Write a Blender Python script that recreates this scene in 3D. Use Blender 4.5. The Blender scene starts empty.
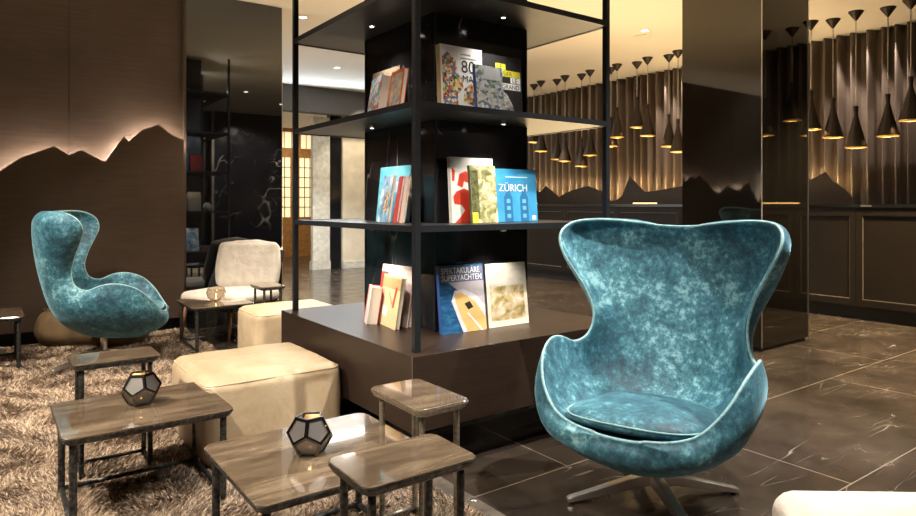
import bpy, bmesh, math, random
import numpy as np
from mathutils import Vector, Matrix, noise
random.seed(7); np.random.seed(7)
PI = math.pi
scn = bpy.context.scene
COL = scn.collection
FPX, CX, HY, HC = 650.0, 458.0, 204.0, 1.13
FX, FY = math.sin(math.radians(36)), math.cos(math.radians(36))   # camera forward; right = (FY,-FX)

def at_depth(px, d):
    xr = (px-CX)/FPX*d
    return (FX*d+FY*xr, FY*d-FX*xr)
def at_X(px, X):
    a, b = at_depth(px, 1.0); d = X/a
    return d*b, d            # world Y, depth
def at_Y(px, Y):
    a, b = at_depth(px, 1.0); d = Y/b
    return d*a, d
def zz(py, d): return HC-(py-HY)/FPX*d

# ------------------------------------------------------------------ materials
def new_mat(name):
    m = bpy.data.materials.new(name); m.use_nodes = True
    nt = m.node_tree; b = nt.nodes['Principled BSDF']
    return m, nt, b
def N(nt, t, **kw):
    n = nt.nodes.new(t)
    for k, v in kw.items():
        if k in n.inputs: n.inputs[k].default_value = v
        else: setattr(n, k, v)
    return n
def L(nt, a, b): nt.links.new(a, b)
def coords(nt, scale=(1,1,1), rot=(0,0,0), kind='Object'):
    tc = N(nt, 'ShaderNodeTexCoord'); mp = N(nt, 'ShaderNodeMapping')
    mp.inputs['Scale'].default_value = scale; mp.inputs['Rotation'].default_value = rot
    L(nt, tc.outputs[kind], mp.inputs['Vector']); return mp.outputs['Vector']
def ramp(nt, fac, stops):
    r = N(nt, 'ShaderNodeValToRGB'); el = r.color_ramp.elements
    while len(el) < len(stops): el.new(0.5)
    for e, (p, c) in zip(el, stops):
        e.position = p; e.color = (*c, 1) if len(c) == 3 else c
    L(nt, fac, r.inputs['Fac']); return r.outputs['Color']
def bump(nt, b, h, strength=.3, dist=.01):
    n = N(nt, 'ShaderNodeBump', Strength=strength, Distance=dist)
    L(nt, h, n.inputs['Height']); L(nt, n.outputs['Normal'], b.inputs['Normal'])
def plain(name, col, rough=.5, metal=0, nscale=30, namt=.12, bstr=.1, bdist=.002, **kw):
    m, nt, b = new_mat(name)
    v = coords(nt); t = N(nt, 'ShaderNodeTexNoise', Scale=nscale, Detail=6)
    L(nt, v, t.inputs['Vector'])
    lo = tuple(c*(1-namt) for c in col); hi = tuple(min(1, c*(1+namt)) for c in col)
    L(nt, ramp(nt, t.outputs['Fac'], [(.3, lo), (.7, hi)]), b.inputs['Base Color'])
    b.inputs['Roughness'].default_value = rough; b.inputs['Metallic'].default_value = metal
    for k, val in kw.items(): b.inputs[k.replace('_', ' ')].default_value = val
    if bstr: bump(nt, b, t.outputs['Fac'], bstr, bdist)
    return m
def emis(name, col, s):
    m, nt, b = new_mat(name)
    b.inputs['Base Color'].default_value = (*[min(1,c) for c in col], 1)
    b.inputs['Emission Color'].default_value = (*col, 1); b.inputs['Emission Strength'].default_value = s
    return m

M = {}
M['black_steel'] = plain('black_steel', (.018,.02,.024), .35, .3, 60, .15, .05)
M['shelf_black'] = plain('shelf_black', (.022,.020,.019), .4, .1, 12, .25, .03)
M['black_gloss'] = plain('black_gloss', (.008,.008,.009), .08, 0, 5, .2, 0, Specular_IOR_Level=.7)
M['dark_void'] = plain('dark_void', (.008,.007,.007), .5)
M['ceiling'] = plain('ceiling', (.74,.68,.58), .9, 0, 160, .06, .15, .003)
M['cream_wall'] = plain('cream_wall', (.58,.50,.36), .75, 0, 6, .12, .1)
M['stone_pillar'] = plain('stone_pillar', (.52,.49,.40), .6, 0, 14, .2, .1)
M['white_paint'] = plain('white_paint', (.75,.74,.70), .7)
M['grey_beam'] = plain('grey_beam', (.055,.050,.045), .6)
M['brass'] = plain('brass', (.86,.64,.28), .42, 1, 30, .15, .05)
M['chrome'] = plain('chrome', (.78,.75,.71), .30, 1, 40, .05, 0)
M['pages'] = plain('pages', (.72,.68,.60), .8, 0, 200, .1, .2)
M['pendant_black'] = plain('pendant_black', (.035,.026,.020), .45, .6, 60, .3, .2)
M['cable'] = plain('cable', (.45,.40,.33), .35, .6)
M['walnut'] = plain('walnut', (.20,.085,.04), .45, 0, 20, .3, .1)
M['wood_door'] = plain('wood_door', (.33,.16,.05), .35, 0, 14, .3, .1)
M['led_warm'] = emis('led_warm', (1,.70,.34), 90)
M['led_wall'] = emis('led_wall', (1,.86,.74), 190)
M['led_bar'] = emis('led_bar', (1,.66,.28), 3)
M['led_white'] = emis('led_white', (1,.93,.82), 40)
M['lit_glass'] = emis('lit_glass', (1,.80,.48), .75)
M['flame'] = emis('flame', (1,.55,.16), 40)
M['wax'] = emis('wax', (1,.62,.28), 1.2)
M['fur'] = plain('fur', (.012,.011,.012), .9, 0, 90, .5, .8, .02)

def mirror(name, col, rough=.02, ior=2.0, tint=(1,1,1)):
    m, nt, b = new_mat(name)
    v = coords(nt); t = N(nt, 'ShaderNodeTexNoise', Scale=1.6, Detail=3); L(nt, v, t.inputs['Vector'])
    L(nt, ramp(nt, t.outputs['Fac'], [(.3, tuple(c*.85 for c in col)), (.7, col)]), b.inputs['Base Color'])
    b.inputs['IOR'].default_value = ior; b.inputs['Roughness'].default_value = rough; b.inputs['Specular Tint'].default_value = (*tint, 1)
    return m
M['black_mirror'] = mirror('black_mirror', (.004,.004,.005), .02, 1.95, (.9,.95,1))
M['black_mirror_column'] = mirror('black_mirror_column', (.006,.005,.004), .03, 1.85, (1,.93,.82))

def bronze(name, c1, c2, rough=.38, metal=.55, sc=(1.2,1.2,26)):
    m, nt, b = new_mat(name)
    v = coords(nt, sc); t = N(nt, 'ShaderNodeTexNoise', Scale=3, Detail=8, Roughness=.7); L(nt, v, t.inputs['Vector'])
    v2 = coords(nt); t2 = N(nt, 'ShaderNodeTexNoise', Scale=1.5, Detail=5); L(nt, v2, t2.inputs['Vector'])
    mx = N(nt, 'ShaderNodeMath', operation='ADD'); L(nt, t.outputs['Fac'], mx.inputs[0]); L(nt, t2.outputs['Fac'], mx.inputs[1])
    hf = N(nt, 'ShaderNodeMath', operation='MULTIPLY'); hf.inputs[1].default_value = .5; L(nt, mx.outputs[0], hf.inputs[0])
    L(nt, ramp(nt, hf.outputs[0], [(.35, c1), (.65, c2)]), b.inputs['Base Color'])
    b.inputs['Roughness'].default_value = rough; b.inputs['Metallic'].default_value = metal; b.inputs['Specular IOR Level'].default_value = .25
    bump(nt, b, t.outputs['Fac'], .08, .002)
    return m
M['bronze_panel'] = bronze('bronze_panel', (.046,.031,.022), (.078,.055,.039), .45, .1)
M['plinth_wood'] = bronze('plinth_wood', (.018,.011,.008), (.040,.025,.017), .36, .0, (2,2,40))
M['cabinet_wood'] = bronze('cabinet_wood', (.007,.005,.0035), (.014,.010,.007), .42, .0, (2,2,30))

def horn_top():
    m, nt, b = new_mat('horn_lacquer')
    v = coords(nt, (1.6, 9, 1), (0,0,.25)); t = N(nt, 'ShaderNodeTexNoise', Scale=2.2, Detail=7, Roughness=.6, Distortion=.6)
    L(nt, v, t.inputs['Vector'])
    L(nt, ramp(nt, t.outputs['Fac'], [(.28, (.070,.047,.030)), (.5, (.150,.108,.070)), (.72, (.29,.225,.155))]), b.inputs['Base Color'])
    b.inputs['Roughness'].default_value = .13; b.inputs['Coat Weight'].default_value = 1; b.inputs['Coat Roughness'].default_value = .04
    b.inputs['Specular IOR Level'].default_value = .8
    return m
M['horn'] = horn_top()
def iron():
    m, nt, b = new_mat('hammered_iron')
    v = coords(nt); t = N(nt, 'ShaderNodeTexNoise', Scale=70, Detail=4); L(nt, v, t.inputs['Vector'])
    L(nt, ramp(nt, t.outputs['Fac'], [(.35, (.035,.037,.038)), (.62, (.12,.125,.12)), (.78,(.30,.29,.26))]), b.inputs['Base Color'])
    b.inputs['Metallic'].default_value = .75; b.inputs['Roughness'].default_value = .38
    bump(nt, b, t.outputs['Fac'], .7, .004); return m
M['iron'] = iron()
M['iron_light'] = plain('iron_rim', (.36,.33,.27), .35, .8, 80, .35, .5, .003)

def marble(name, tile=None, base1=(.020,.015,.011), base2=(.066,.050,.038), rough=.17, veinamt=.6):
    m, nt, b = new_mat(name)
    v = coords(nt)
    def noise_t(s, d, r=.6, dist=0): 
        t = N(nt, 'ShaderNodeTexNoise', Scale=s, Detail=d, Roughness=r, Distortion=dist); L(nt, v, t.inputs['Vector']); return t.outputs['Fac']
    base = ramp(nt, noise_t(2.6, 9, .7), [(.3, base1), (.7, base2)])
    # veins: thin ridges of distorted noise
    def vein(s, dist, w, mask_s, rot, lo=.52):
        vv = coords(nt, (.8, 4.5, .8), (0,0,rot))
        t = N(nt, 'ShaderNodeTexNoise', Scale=s, Detail=2.5, Roughness=.45, Distortion=dist); L(nt, vv, t.inputs['Vector'])
        a = N(nt, 'ShaderNodeMath', operation='SUBTRACT'); a.inputs[1].default_value = .5; L(nt, t.outputs['Fac'], a.inputs[0])
        c = N(nt, 'ShaderNodeMath', operation='ABSOLUTE'); L(nt, a.outputs[0], c.inputs[0])
        r = ramp(nt, c.outputs[0], [(0, (1,1,1)), (w, (0,0,0))])
        mk = ramp(nt, noise_t(mask_s, 5), [(lo, (0,0,0)), (lo+.12, (1,1,1))])
        mm = N(nt, 'ShaderNodeMath', operation='MULTIPLY'); L(nt, r, mm.inputs[0]); L(nt, mk, mm.inputs[1]); return mm.outputs[0]
    v1 = vein(.9, .12, .0022, .8, .5, .48); v2 = vein(1.9, .12, .003, 1.1, .65, .52); v3 = vein(5, .15, .006, 1.3, .45, .55)
    s0 = N(nt, 'ShaderNodeMath', operation='MAXIMUM'); L(nt, v3, s0.inputs[0]); L(nt, v2, s0.inputs[1]); v2 = s0.outputs[0]
    s = N(nt, 'ShaderNodeMath', operation='MAXIMUM'); L(nt, v1, s.inputs[0]); L(nt, v2, s.inputs[1])
    sc = N(nt, 'ShaderNodeMath', operation='MULTIPLY'); sc.inputs[1].default_value = veinamt; L(nt, s.outputs[0], sc.inputs[0])
    mx = N(nt, 'ShaderNodeMix', data_type='RGBA'); L(nt, sc.outputs[0], mx.inputs[0]); L(nt, base, mx.inputs[6]); mx.inputs[7].default_value = (.55,.49,.43,1)
    out = mx.outputs[2]
    if tile:
        tc = N(nt, 'ShaderNodeTexCoord'); mp = N(nt, 'ShaderNodeMapping'); mp.inputs['Location'].default_value = (-.43, -1.19, 0)
        L(nt, tc.outputs['Object'], mp.inputs['Vector'])
        br = N(nt, 'ShaderNodeTexBrick', Scale=1.0); br.offset = .5; br.inputs['Brick Width'].default_value = 1.6
        br.inputs['Row Height'].default_value = .8; br.inputs['Mortar Size'].default_value = .0028; br.inputs['Mortar Smooth'].default_value = 0
        br.inputs['Color1'].default_value = (1,1,1,1); br.inputs['Color2'].default_value = (.75,.75,.75,1)
        L(nt, mp.outputs['Vector'], br.inputs['Vector'])
        mu = N(nt, 'ShaderNodeMix', data_type='RGBA', blend_type='MULTIPLY'); mu.inputs[0].default_value = 1
        L(nt, out, mu.inputs[6]); L(nt, br.outputs['Color'], mu.inputs[7])
        m2 = N(nt, 'ShaderNodeMix', data_type='RGBA'); L(nt, br.outputs['Fac'], m2.inputs[0]); L(nt, mu.outputs[2], m2.inputs[6]); m2.inputs[7].default_value = (.22,.18,.14,1)
        out = m2.outputs[2]
    L(nt, out, b.inputs['Base Color'])
    rr = ramp(nt, noise_t(6, 4), [(.3, (rough*.7,)*3), (.7, (rough*1.7,)*3)])
    L(nt, rr, b.inputs['Roughness'])
    bump(nt, b, noise_t(9, 6), .10, .004)
    return m
M['floor'] = marble('dark_marble_floor', True)
M['marble_black'] = marble('black_marble', None, (.006,.006,.008), (.014,.014,.016), .12, .8)
M['strip'] = plain('bronze_strip', (.17,.145,.12), .3, .3, 20, .3, .1)

def velvet(name, seed):
    m, nt, b = new_mat(name)
    v = coords(nt)
    def nz(s, d, r, dist=0):
        t = N(nt, 'ShaderNodeTexNoise', Scale=s, Detail=d, Roughness=r, Distortion=dist, noise_dimensions='4D', W=seed); L(nt, v, t.inputs['Vector']); return t.outputs['Fac']
    a, c = nz(5.5, 9, .72, .3), nz(38, 6, .75, .4)
    mu = N(nt, 'ShaderNodeMath', operation='MULTIPLY'); mu.inputs[1].default_value = .5; L(nt, c, mu.inputs[0])
    ad = N(nt, 'ShaderNodeMath', operation='MULTIPLY_ADD'); ad.inputs[1].default_value = .62; L(nt, a, ad.inputs[0]); L(nt, mu.outputs[0], ad.inputs[2])
    L(nt, ramp(nt, ad.outputs[0], [(.43, (.006,.032,.052)), (.53, (.018,.088,.130)), (.605, (.052,.19,.25)), (.68, (.25,.50,.57))]), b.inputs['Base Color'])
    b.inputs['Roughness'].default_value = .62
    b.inputs['Sheen Weight'].default_value = .5; b.inputs['Sheen Roughness'].default_value = .35
    b.inputs['Sheen Tint'].default_value = (.40,.78,.95,1)
    bump(nt, b, ad.outputs[0], .45, .006)
    return m
M['velvet'] = velvet('crushed_teal_velvet', 1.0)
M['velvet2'] = velvet('crushed_teal_velvet_b', 5.0)
M['piping'] = plain('teal_piping', (.20,.40,.44), .55, 0, 60, .3, .1, Sheen_Weight=.8)

def leather(name, c1, c2, rough=.5):
    m, nt, b = new_mat(name)
    v = coords(nt); t = N(nt, 'ShaderNodeTexNoise', Scale=5, Detail=8, Roughness=.65, Distortion=.5); L(nt, v, t.inputs['Vector'])
    L(nt, ramp(nt, t.outputs['Fac'], [(.3, c1), (.68, c2)]), b.inputs['Base Color'])
    b.inputs['Roughness'].default_value = rough
    v2 = coords(nt, (1,1,.45)); t2 = N(nt, 'ShaderNodeTexNoise', Scale=9, Detail=5, Distortion=1.6); L(nt, v2, t2.inputs['Vector'])
    bump(nt, b, t2.outputs['Fac'], .35, .02); return m
M['leather'] = leather('beige_leather', (.45,.335,.20), (.62,.505,.345), .42)
M['leather_brown'] = leather('brown_leather', (.12,.075,.035), (.22,.15,.08), .5)
M['linen'] = plain('white_linen', (.60,.55,.48), .85, 0, 14, .08, .5, .02)
def pile_mat():
    m, nt, b = new_mat('rug_pile')
    g = N(nt, 'ShaderNodeNewGeometry'); v = coords(nt)
    t = N(nt, 'ShaderNodeTexNoise', Scale=7, Detail=7, Roughness=.7); L(nt, v, t.inputs['Vector'])
    mx = N(nt, 'ShaderNodeMath', operation='MULTIPLY_ADD'); mx.inputs[1].default_value = .45
    L(nt, g.outputs['Random Per Island'], mx.inputs[0]); hf = N(nt, 'ShaderNodeMath', operation='MULTIPLY'); hf.inputs[1].default_value = .6
    L(nt, t.outputs['Fac'], hf.inputs[0]); L(nt, hf.outputs[0], mx.inputs[2])
    L(nt, ramp(nt, mx.outputs[0], [(.28, (.055,.030,.016)), (.48, (.23,.150,.090)), (.68, (.68,.53,.385))]), b.inputs['Base Color'])
    b.inputs['Roughness'].default_value = .7; b.inputs['Sheen Weight'].default_value = .3
    return m
M['pile'] = pile_mat()
M['rug_back'] = plain('rug_backing', (.16,.105,.07), .95, 0, 40, .4, .6, .02)
def curtain_mat():
    m, nt, b = new_mat('curtain_cloth')
    v = coords(nt, (1,1,1)); t = N(nt, 'ShaderNodeTexNoise', Scale=120, Detail=3); L(nt, v, t.inputs['Vector'])
    L(nt, ramp(nt, t.outputs['Fac'], [(.3, (.095,.068,.050)), (.7, (.150,.112,.086))]), b.inputs['Base Color'])
    b.inputs['Roughness'].default_value = .42; b.inputs['Specular IOR Level'].default_value = .8
    return m
M['curtain'] = curtain_mat()

def etched():
    m, nt, b = new_mat('etched_metal')
    v = coords(nt); t = N(nt, 'ShaderNodeTexVoronoi', Scale=260); L(nt, v, t.inputs['Vector'])
    b.inputs['Base Color'].default_value = (.22,.21,.20,1); b.inputs['Metallic'].default_value = .8; b.inputs['Roughness'].default_value = .4
    L(nt, ramp(nt, t.outputs['Distance'], [(.12, (0,0,0)), (.17, (1,1,1))]), b.inputs['Alpha'])
    return m
M['etched'] = etched()
M['gunmetal'] = plain('gunmetal', (.16,.15,.15), .18, 1, 30, .2, .05)
def glass_smoke():
    m, nt, b = new_mat('smoked_glass')
    b.inputs['Base Color'].default_value = (.75,.68,.60,1); b.inputs['Transmission Weight'].default_value = .9
    b.inputs['Roughness'].default_value = .03; b.inputs['Metallic'].default_value = .1; return m
M['smoked_glass'] = glass_smoke()

_pc = {}
def paper(col, rough=.4):
    k = tuple(round(c, 3) for c in col)
    if k not in _pc: _pc[k] = plain('printed_paper', col, rough, 0, 25, .08, 0)
    return _pc[k]
def picture(name, stops, scale=14, stretch=(1,1,1), dist=1.0, rough=.35):
    m, nt, b = new_mat(name)
    v = coords(nt, stretch); t = N(nt, 'ShaderNodeTexNoise', Scale=scale, Detail=5, Roughness=.6, Distortion=dist); L(nt, v, t.inputs['Vector'])
    L(nt, ramp(nt, t.outputs['Fac'], stops), b.inputs['Base Color']); b.inputs['Roughness'].default_value = rough
    return m
def mosaic(name, cols, scale=70, rough=.35):
    m, nt, b = new_mat(name)
    v = coords(nt); t = N(nt, 'ShaderNodeTexVoronoi', Scale=scale); L(nt, v, t.inputs['Vector'])
    sep = N(nt, 'ShaderNodeSeparateColor'); L(nt, t.outputs['Color'], sep.inputs[0])
    st = [(i/len(cols), c) for i, c in enumerate(cols)]
    r = N(nt, 'ShaderNodeValToRGB'); r.color_ramp.interpolation = 'CONSTANT'; el = r.color_ramp.elements
    while len(el) < len(st): el.new(.5)
    for e, (p, c) in zip(el, st): e.position = p; e.color = (*c, 1)
    L(nt, sep.outputs[0], r.inputs['Fac']); L(nt, r.outputs['Color'], b.inputs['Base Color']); b.inputs['Roughness'].default_value = rough
    return m

# ------------------------------------------------------------------ mesh helpers
def obj(name, bm, mat, parent=None, smooth=False, loc=None):
    me = bpy.data.meshes.new(name)
    if isinstance(bm, bmesh.types.BMesh):
        bmesh.ops.recalc_face_normals(bm, faces=bm.faces); bm.to_mesh(me); bm.free()
    else: me = bm
    mats = mat if isinstance(mat, (list, tuple)) else [mat]
    for m_ in mats: me.materials.append(m_)
    if smooth:
        for p in me.polygons: p.use_smooth = True
    o = bpy.data.objects.new(name, me); COL.objects.link(o)
    if parent: o.parent = parent
    if loc: o.location = loc
    return o
def bevel_mod(o, w=.003, seg=2, ang=40):
    md = o.modifiers.new('bevel', 'BEVEL'); md.width = w; md.segments = seg; md.limit_method = 'ANGLE'; md.angle_limit = math.radians(ang); return o
def thing(name, label, cat, loc=(0,0,0), rz=0, group=None):
    o = bpy.data.objects.new(name, None); COL.objects.link(o); o.empty_display_size = .1
    o.location = loc; o.rotation_euler = (0,0,rz); tag(o, label, cat, group); return o
def tag(o, label, cat, group=None):
    o['label'] = label; o['category'] = cat
    if group: o['group'] = group
    return o
def struct(o): o['kind'] = 'structure'; return o
def dup(root, loc, rz, label, group=None):
    r = root.copy(); COL.objects.link(r); r.location = loc; r.rotation_euler = (0,0,rz); r['label'] = label
    if group: r['group'] = group
    for ch in list(root.children):
        c = ch.copy(); COL.objects.link(c); c.parent = r
        for g in ch.children:
            d = g.copy(); COL.objects.link(d); d.parent = c
    return r
def box(bm, x0,x1,y0,y1,z0,z1):
    vs = [bm.verts.new(p) for p in ((x0,y0,z0),(x1,y0,z0),(x1,y1,z0),(x0,y1,z0),(x0,y0,z1),(x1,y0,z1),(x1,y1,z1),(x0,y1,z1))]
    for f in ((0,3,2,1),(4,5,6,7),(0,1,5,4),(1,2,6,5),(2,3,7,6),(3,0,4,7)): bm.faces.new([vs[i] for i in f])
    return vs
def B(*a):
    bm = bmesh.new(); box(bm, *a); return bm
def tube(bm, pts, r, seg=12, closed=False, caps=True):
    pts = [Vector(p) for p in pts]; n = len(pts); rings = []; up = None
    for i, p in enumerate(pts):
        if closed: t = pts[(i+1)%n]-pts[i-1]
        else: t = pts[min(i+1,n-1)]-pts[max(i-1,0)]
        t.normalize()
        if up is None:
            up = Vector((0,0,1)) if abs(t.z) < .9 else Vector((1,0,0))
        a = (up - t*up.dot(t)).normalized(); up = a; b_ = t.cross(a)
        rr = r[i] if isinstance(r, (list, tuple)) else r
        rings.append([bm.verts.new(p+a*math.cos(2*PI*k/seg)*rr+b_*math.sin(2*PI*k/seg)*rr) for k in range(seg)])
    for i in range(n if closed else n-1):
        A, C = rings[i], rings[(i+1)%n]
        for k in range(seg): bm.faces.new((A[k],A[(k+1)%seg],C[(k+1)%seg],C[k]))
    if caps and not closed:
        bm.faces.new(rings[0][::-1]); bm.faces.new(rings[-1])
def lathe(bm, prof, seg=32, c=(0,0)):
    rings = []
    for r, z in prof:
        if r < 1e-5: rings.append([bm.verts.new((c[0],c[1],z))])
        else: rings.append([bm.verts.new((c[0]+r*math.cos(2*PI*k/seg), c[1]+r*math.sin(2*PI*k/seg), z)) for k in range(seg)])
    for A, C in zip(rings, rings[1:]):
        for k in range(seg):
            k2 = (k+1)%seg
            if len(A) == 1 and len(C) == 1: continue
            if len(A) == 1: bm.faces.new((A[0],C[k2],C[k]))
            elif len(C) == 1: bm.faces.new((A[k],A[k2],C[0]))
            else: bm.faces.new((A[k],A[k2],C[k2],C[k]))
def prism(bm, poly, ax, a0, a1):
    """poly: 2D points in the plane perpendicular to axis ax ('x' -> (y,z), 'y' -> (x,z), 'z' -> (x,y))"""
    def P(p, a): return {'x': (a,p[0],p[1]), 'y': (p[0],a,p[1]), 'z': (p[0],p[1],a)}[ax]
    A = [bm.verts.new(P(p,a0)) for p in poly]; C = [bm.verts.new(P(p,a1)) for p in poly]; n = len(poly)
    bm.faces.new(A[::-1]); bm.faces.new(C)
    for i in range(n): bm.faces.new((A[i],A[(i+1)%n],C[(i+1)%n],C[i]))
def rrect(w, d, r, seg=6, cx=0, cy=0):
    pts = []
    for (sx, sy, a0) in ((1,1,0),(-1,1,90),(-1,-1,180),(1,-1,270)):
        for k in range(seg+1):
            a = math.radians(a0+90*k/seg); pts.append((cx+sx*(w/2-r)+r*math.cos(a), cy+sy*(d/2-r)+r*math.sin(a)))
    return pts
def loft_rr(bm, levels):
    """levels: list of (w,d,r,z)"""
    rings = [[bm.verts.new((x,y,z)) for x,y in rrect(w,d,r)] for w,d,r,z in levels]
    n = len(rings[0])
    bm.faces.new(rings[0][::-1]); bm.faces.new(rings[-1])
    for A, C in zip(rings, rings[1:]):
        for i in range(n): bm.faces.new((A[i],A[(i+1)%n],C[(i+1)%n],C[i]))
def text_mesh(s, size, mat, parent, loc, name='title', align='LEFT', sx=1.0):
    cu = bpy.data.curves.new('t', 'FONT'); cu.body = s; cu.size = size; cu.extrude = .0003; cu.align_x = align
    o = bpy.data.objects.new('t', cu); COL.objects.link(o)
    dg = bpy.context.evaluated_depsgraph_get(); dg.update()
    me = bpy.data.meshes.new_from_object(o.evaluated_get(dg)); bpy.data.objects.remove(o)
    me.transform(Matrix.Rotation(PI/2, 4, 'X') @ Matrix.Scale(sx, 4, (1,0,0)))
    return obj(name, me, mat, parent, loc=loc)

def rounded_pad(W, D, H, r, n=20, bulge=.0, wr=.0, seed=0, taper=0):
    """a soft box on z=0..H with rounded edges, bulging faces and wrinkles"""
    bm = bmesh.new(); bmesh.ops.create_cube(bm, size=2); bmesh.ops.subdivide_edges(bm, edges=bm.edges, cuts=n, use_grid_fill=True)
    hx, hy, hz = W/2, D/2, H/2
    for v in bm.verts:
        q = Vector((v.co.x*hx, v.co.y*hy, v.co.z*hz))
        inner = Vector((max(-hx+r, min(hx-r, q.x)), max(-hy+r, min(hy-r, q.y)), max(-hz+r*.999, min(hz-r*.999, q.z))))
        dlt = q-inner
        if dlt.length > 1e-7: q = inner+dlt.normalized()*r
        u = v.co
        q.x += bulge*u.x*(1-u.y**2)*(1-u.z**2); q.y += bulge*u.y*(1-u.x**2)*(1-u.z**2); q.z += bulge*u.z*(1-u.x**2)*(1-u.y**2)
        if wr:
            nn = noise.noise(Vector((q.x*7+seed, q.y*7, q.z*3)))*.7+noise.noise(Vector((q.x*19, q.y*19+seed, q.z*8)))*.35
            q += (dlt.normalized() if dlt.length > 1e-7 else Vector((0,0,0)))*nn*wr
        k = 1-taper*(q.z/hz*.5+.5); q.x *= k; q.y *= k
        v.co = q+Vector((0,0,hz))
    return bm

# ------------------------------------------------------------------ room shell
CEIL = 3.05
LW = 6.20       # left wall plane (Y)
struct(obj('floor', B(-3.2,8.1,-1.6,14,-.06,0), M['floor']))
struct(obj('ceiling', B(-3.2,8.1,-1.6,10.2,CEIL,CEIL+.1), M['ceiling']))
struct(obj('trim_1', B(-3.2,8.1,10.0,10.2,2.63,CEIL), M['grey_beam']))         # bulkhead
bm = B(2.4,8.1,10.2,14,2.75,2.85)
struct(obj('ceiling_back', bm, M['white_paint']))
# left wall with recessed kick
struct(obj('wall_left', B(-3.2,2.35,LW,LW+.3,.124,CEIL), M['bronze_panel']))
struct(obj('baseboard_left', B(-3.2,2.35,LW+.06,LW+.29,0,.124), M['dark_void']))
# thin joints between the bronze wall panels
sx, _ = at_Y(69, LW)
bm = bmesh.new()
for xx in (sx, sx-1.25, sx-2.5): box(bm, xx-.003, xx+.003, LW-.0015, LW+.004, .124, CEIL-.001)
struct(obj('trim_2', bm, M['dark_void']))
struct(obj('trim_3', B(1.438,1.456,LW-.045,LW,.0,CEIL-.002), M['bronze_panel']))
struct(obj('wall_side', B(-3.3,-3.2,-1.6,LW+.3,0,CEIL), M['bronze_panel']))
struct(obj('wall_behind', B(-3.3,8.1,-1.7,-1.6,0,CEIL), M['cabinet_wood']))
struct(obj('wall_right', B(8.05,8.15,-1.6,14,0,CEIL), M['cream_wall']))
struct(obj('wall_back', B(5.06,8.05,10.4,10.6,0,2.75), M['cream_wall']))
struct(obj('wall_back_dark', B(4.85,5.06,10.45,10.6,0,2.75), M['black_gloss']))
struct(obj('wall_lobby_end', B(2.3,8.1,13.45,13.6,0,2.85), M['cream_wall']))
struct(obj('wall_lobby_left', B(2.2,2.35,LW+.3,13.6,0,CEIL), M['white_paint']))
struct(obj('baseboard_back', B(5.06,7.9,10.37,10.4,0,.12), M['stone_pillar']))
pl = thing('stone_pillar', 'pale stone pillar beside the glazed wooden doors', 'pillar', (4.70,10.5,0))
bevel_mod(obj('shaft', B(-.175,.145,-.05,.05,.14,2.6299), M['stone_pillar'], pl), .01)
obj('foot', B(-.19,.149,-.065,.065,0,.14), M['stone_pillar'], pl)

# glazed wooden doors at the end of the lobby
def glazed_door(n, x0, x1):
    y0, y1 = 13.36, 13.44; W = x1-x0
    r = bpy.data.objects.new('door_%d' % n, None); COL.objects.link(r); r.location = (x0, y0, 0); struct(r)
    bm = bmesh.new(); s = .09
    box(bm,0,s,0,.08,0,2.25); box(bm,W-s,W,0,.08,0,2.25); box(bm,s,W-s,0,.08,2.13,2.25); box(bm,s,W-s,0,.08,.0,.25); box(bm,s,W-s,0,.08,.25,.85)
    obj('door_frame', bm, M['wood_door'], r)
    obj('pane', B(s,W-s,.03,.045,.85,2.13), M['lit_glass'], r)
    bm = bmesh.new()
    for i in range(1,3): box(bm, s+(W-2*s)*i/3-.008, s+(W-2*s)*i/3+.008, .018,.03,.85,2.13)
    for i in range(1,6): box(bm, s, W-s, .018,.03,.85+1.28*i/6-.008,.85+1.28*i/6+.008)
    obj('leading', bm, M['black_steel'], r)
    bm = bmesh.new(); tube(bm, [(W-.055,-.05,1.0),(W-.055,-.05,1.25)], .012); tube(bm, [(W-.055,-.05,1.03),(W-.055,.0,1.03)], .007); tube(bm, [(W-.055,-.05,1.22),(W-.055,.0,1.22)], .007)
    obj('door_handle', bm, M['brass'], r)
for n, (a, b_) in enumerate(((4.25,4.80),(4.82,5.37),(5.39,5.94))): glazed_door(n+1, a, b_)
r = bpy.data.objects.new('window_1', None); COL.objects.link(r); r.location = (4.15,13.36,2.25); struct(r)
bm = bmesh.new(); box(bm,0,1.99,0,.08,0,.08); box(bm,0,1.99,0,.08,.42,.499)
for k in range(4): box(bm, k*.63, k*.63+.1, 0,.08,.08,.42)
obj('window_frame', bm, M['wood_door'], r); obj('pane', B(.05,1.94,.03,.045,.08,.42), M['lit_glass'], r)
bm = bmesh.new()
for k in range(1,12): box(bm, k*.165, k*.165+.012, .018,.03,.08,.42)
obj('leading', bm, M['black_steel'], r)

# tall black mirror flush with the left wall
mp = thing('wall_mirror', 'tall black tinted mirror panel on the left wall behind the lounge chair', 'mirror', (1.94,LW-.02,0))
obj('glass', B(-.482,.405,-.02,.019,.002,CEIL-.004), M['black_mirror'], mp)
obj('edge_strip', B(.405,.41,-.022,.019,.002,CEIL-.004), M['chrome'], mp)

# marble fireplace-like slab opposite the mirror (seen only in reflection)
ms = thing('marble_slab', 'tall black marble wall slab with white veins seen reflected in the mirror', 'wall panel', (4.55,-1.52,0))
obj('slab', B(-.75,.75,-.07,.07,.0,CEIL-.004), M['marble_black'], ms)
obj('edge_trim', B(-.80,-.75,-.07,.08,.0,CEIL-.004), M['strip'], ms)

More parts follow.
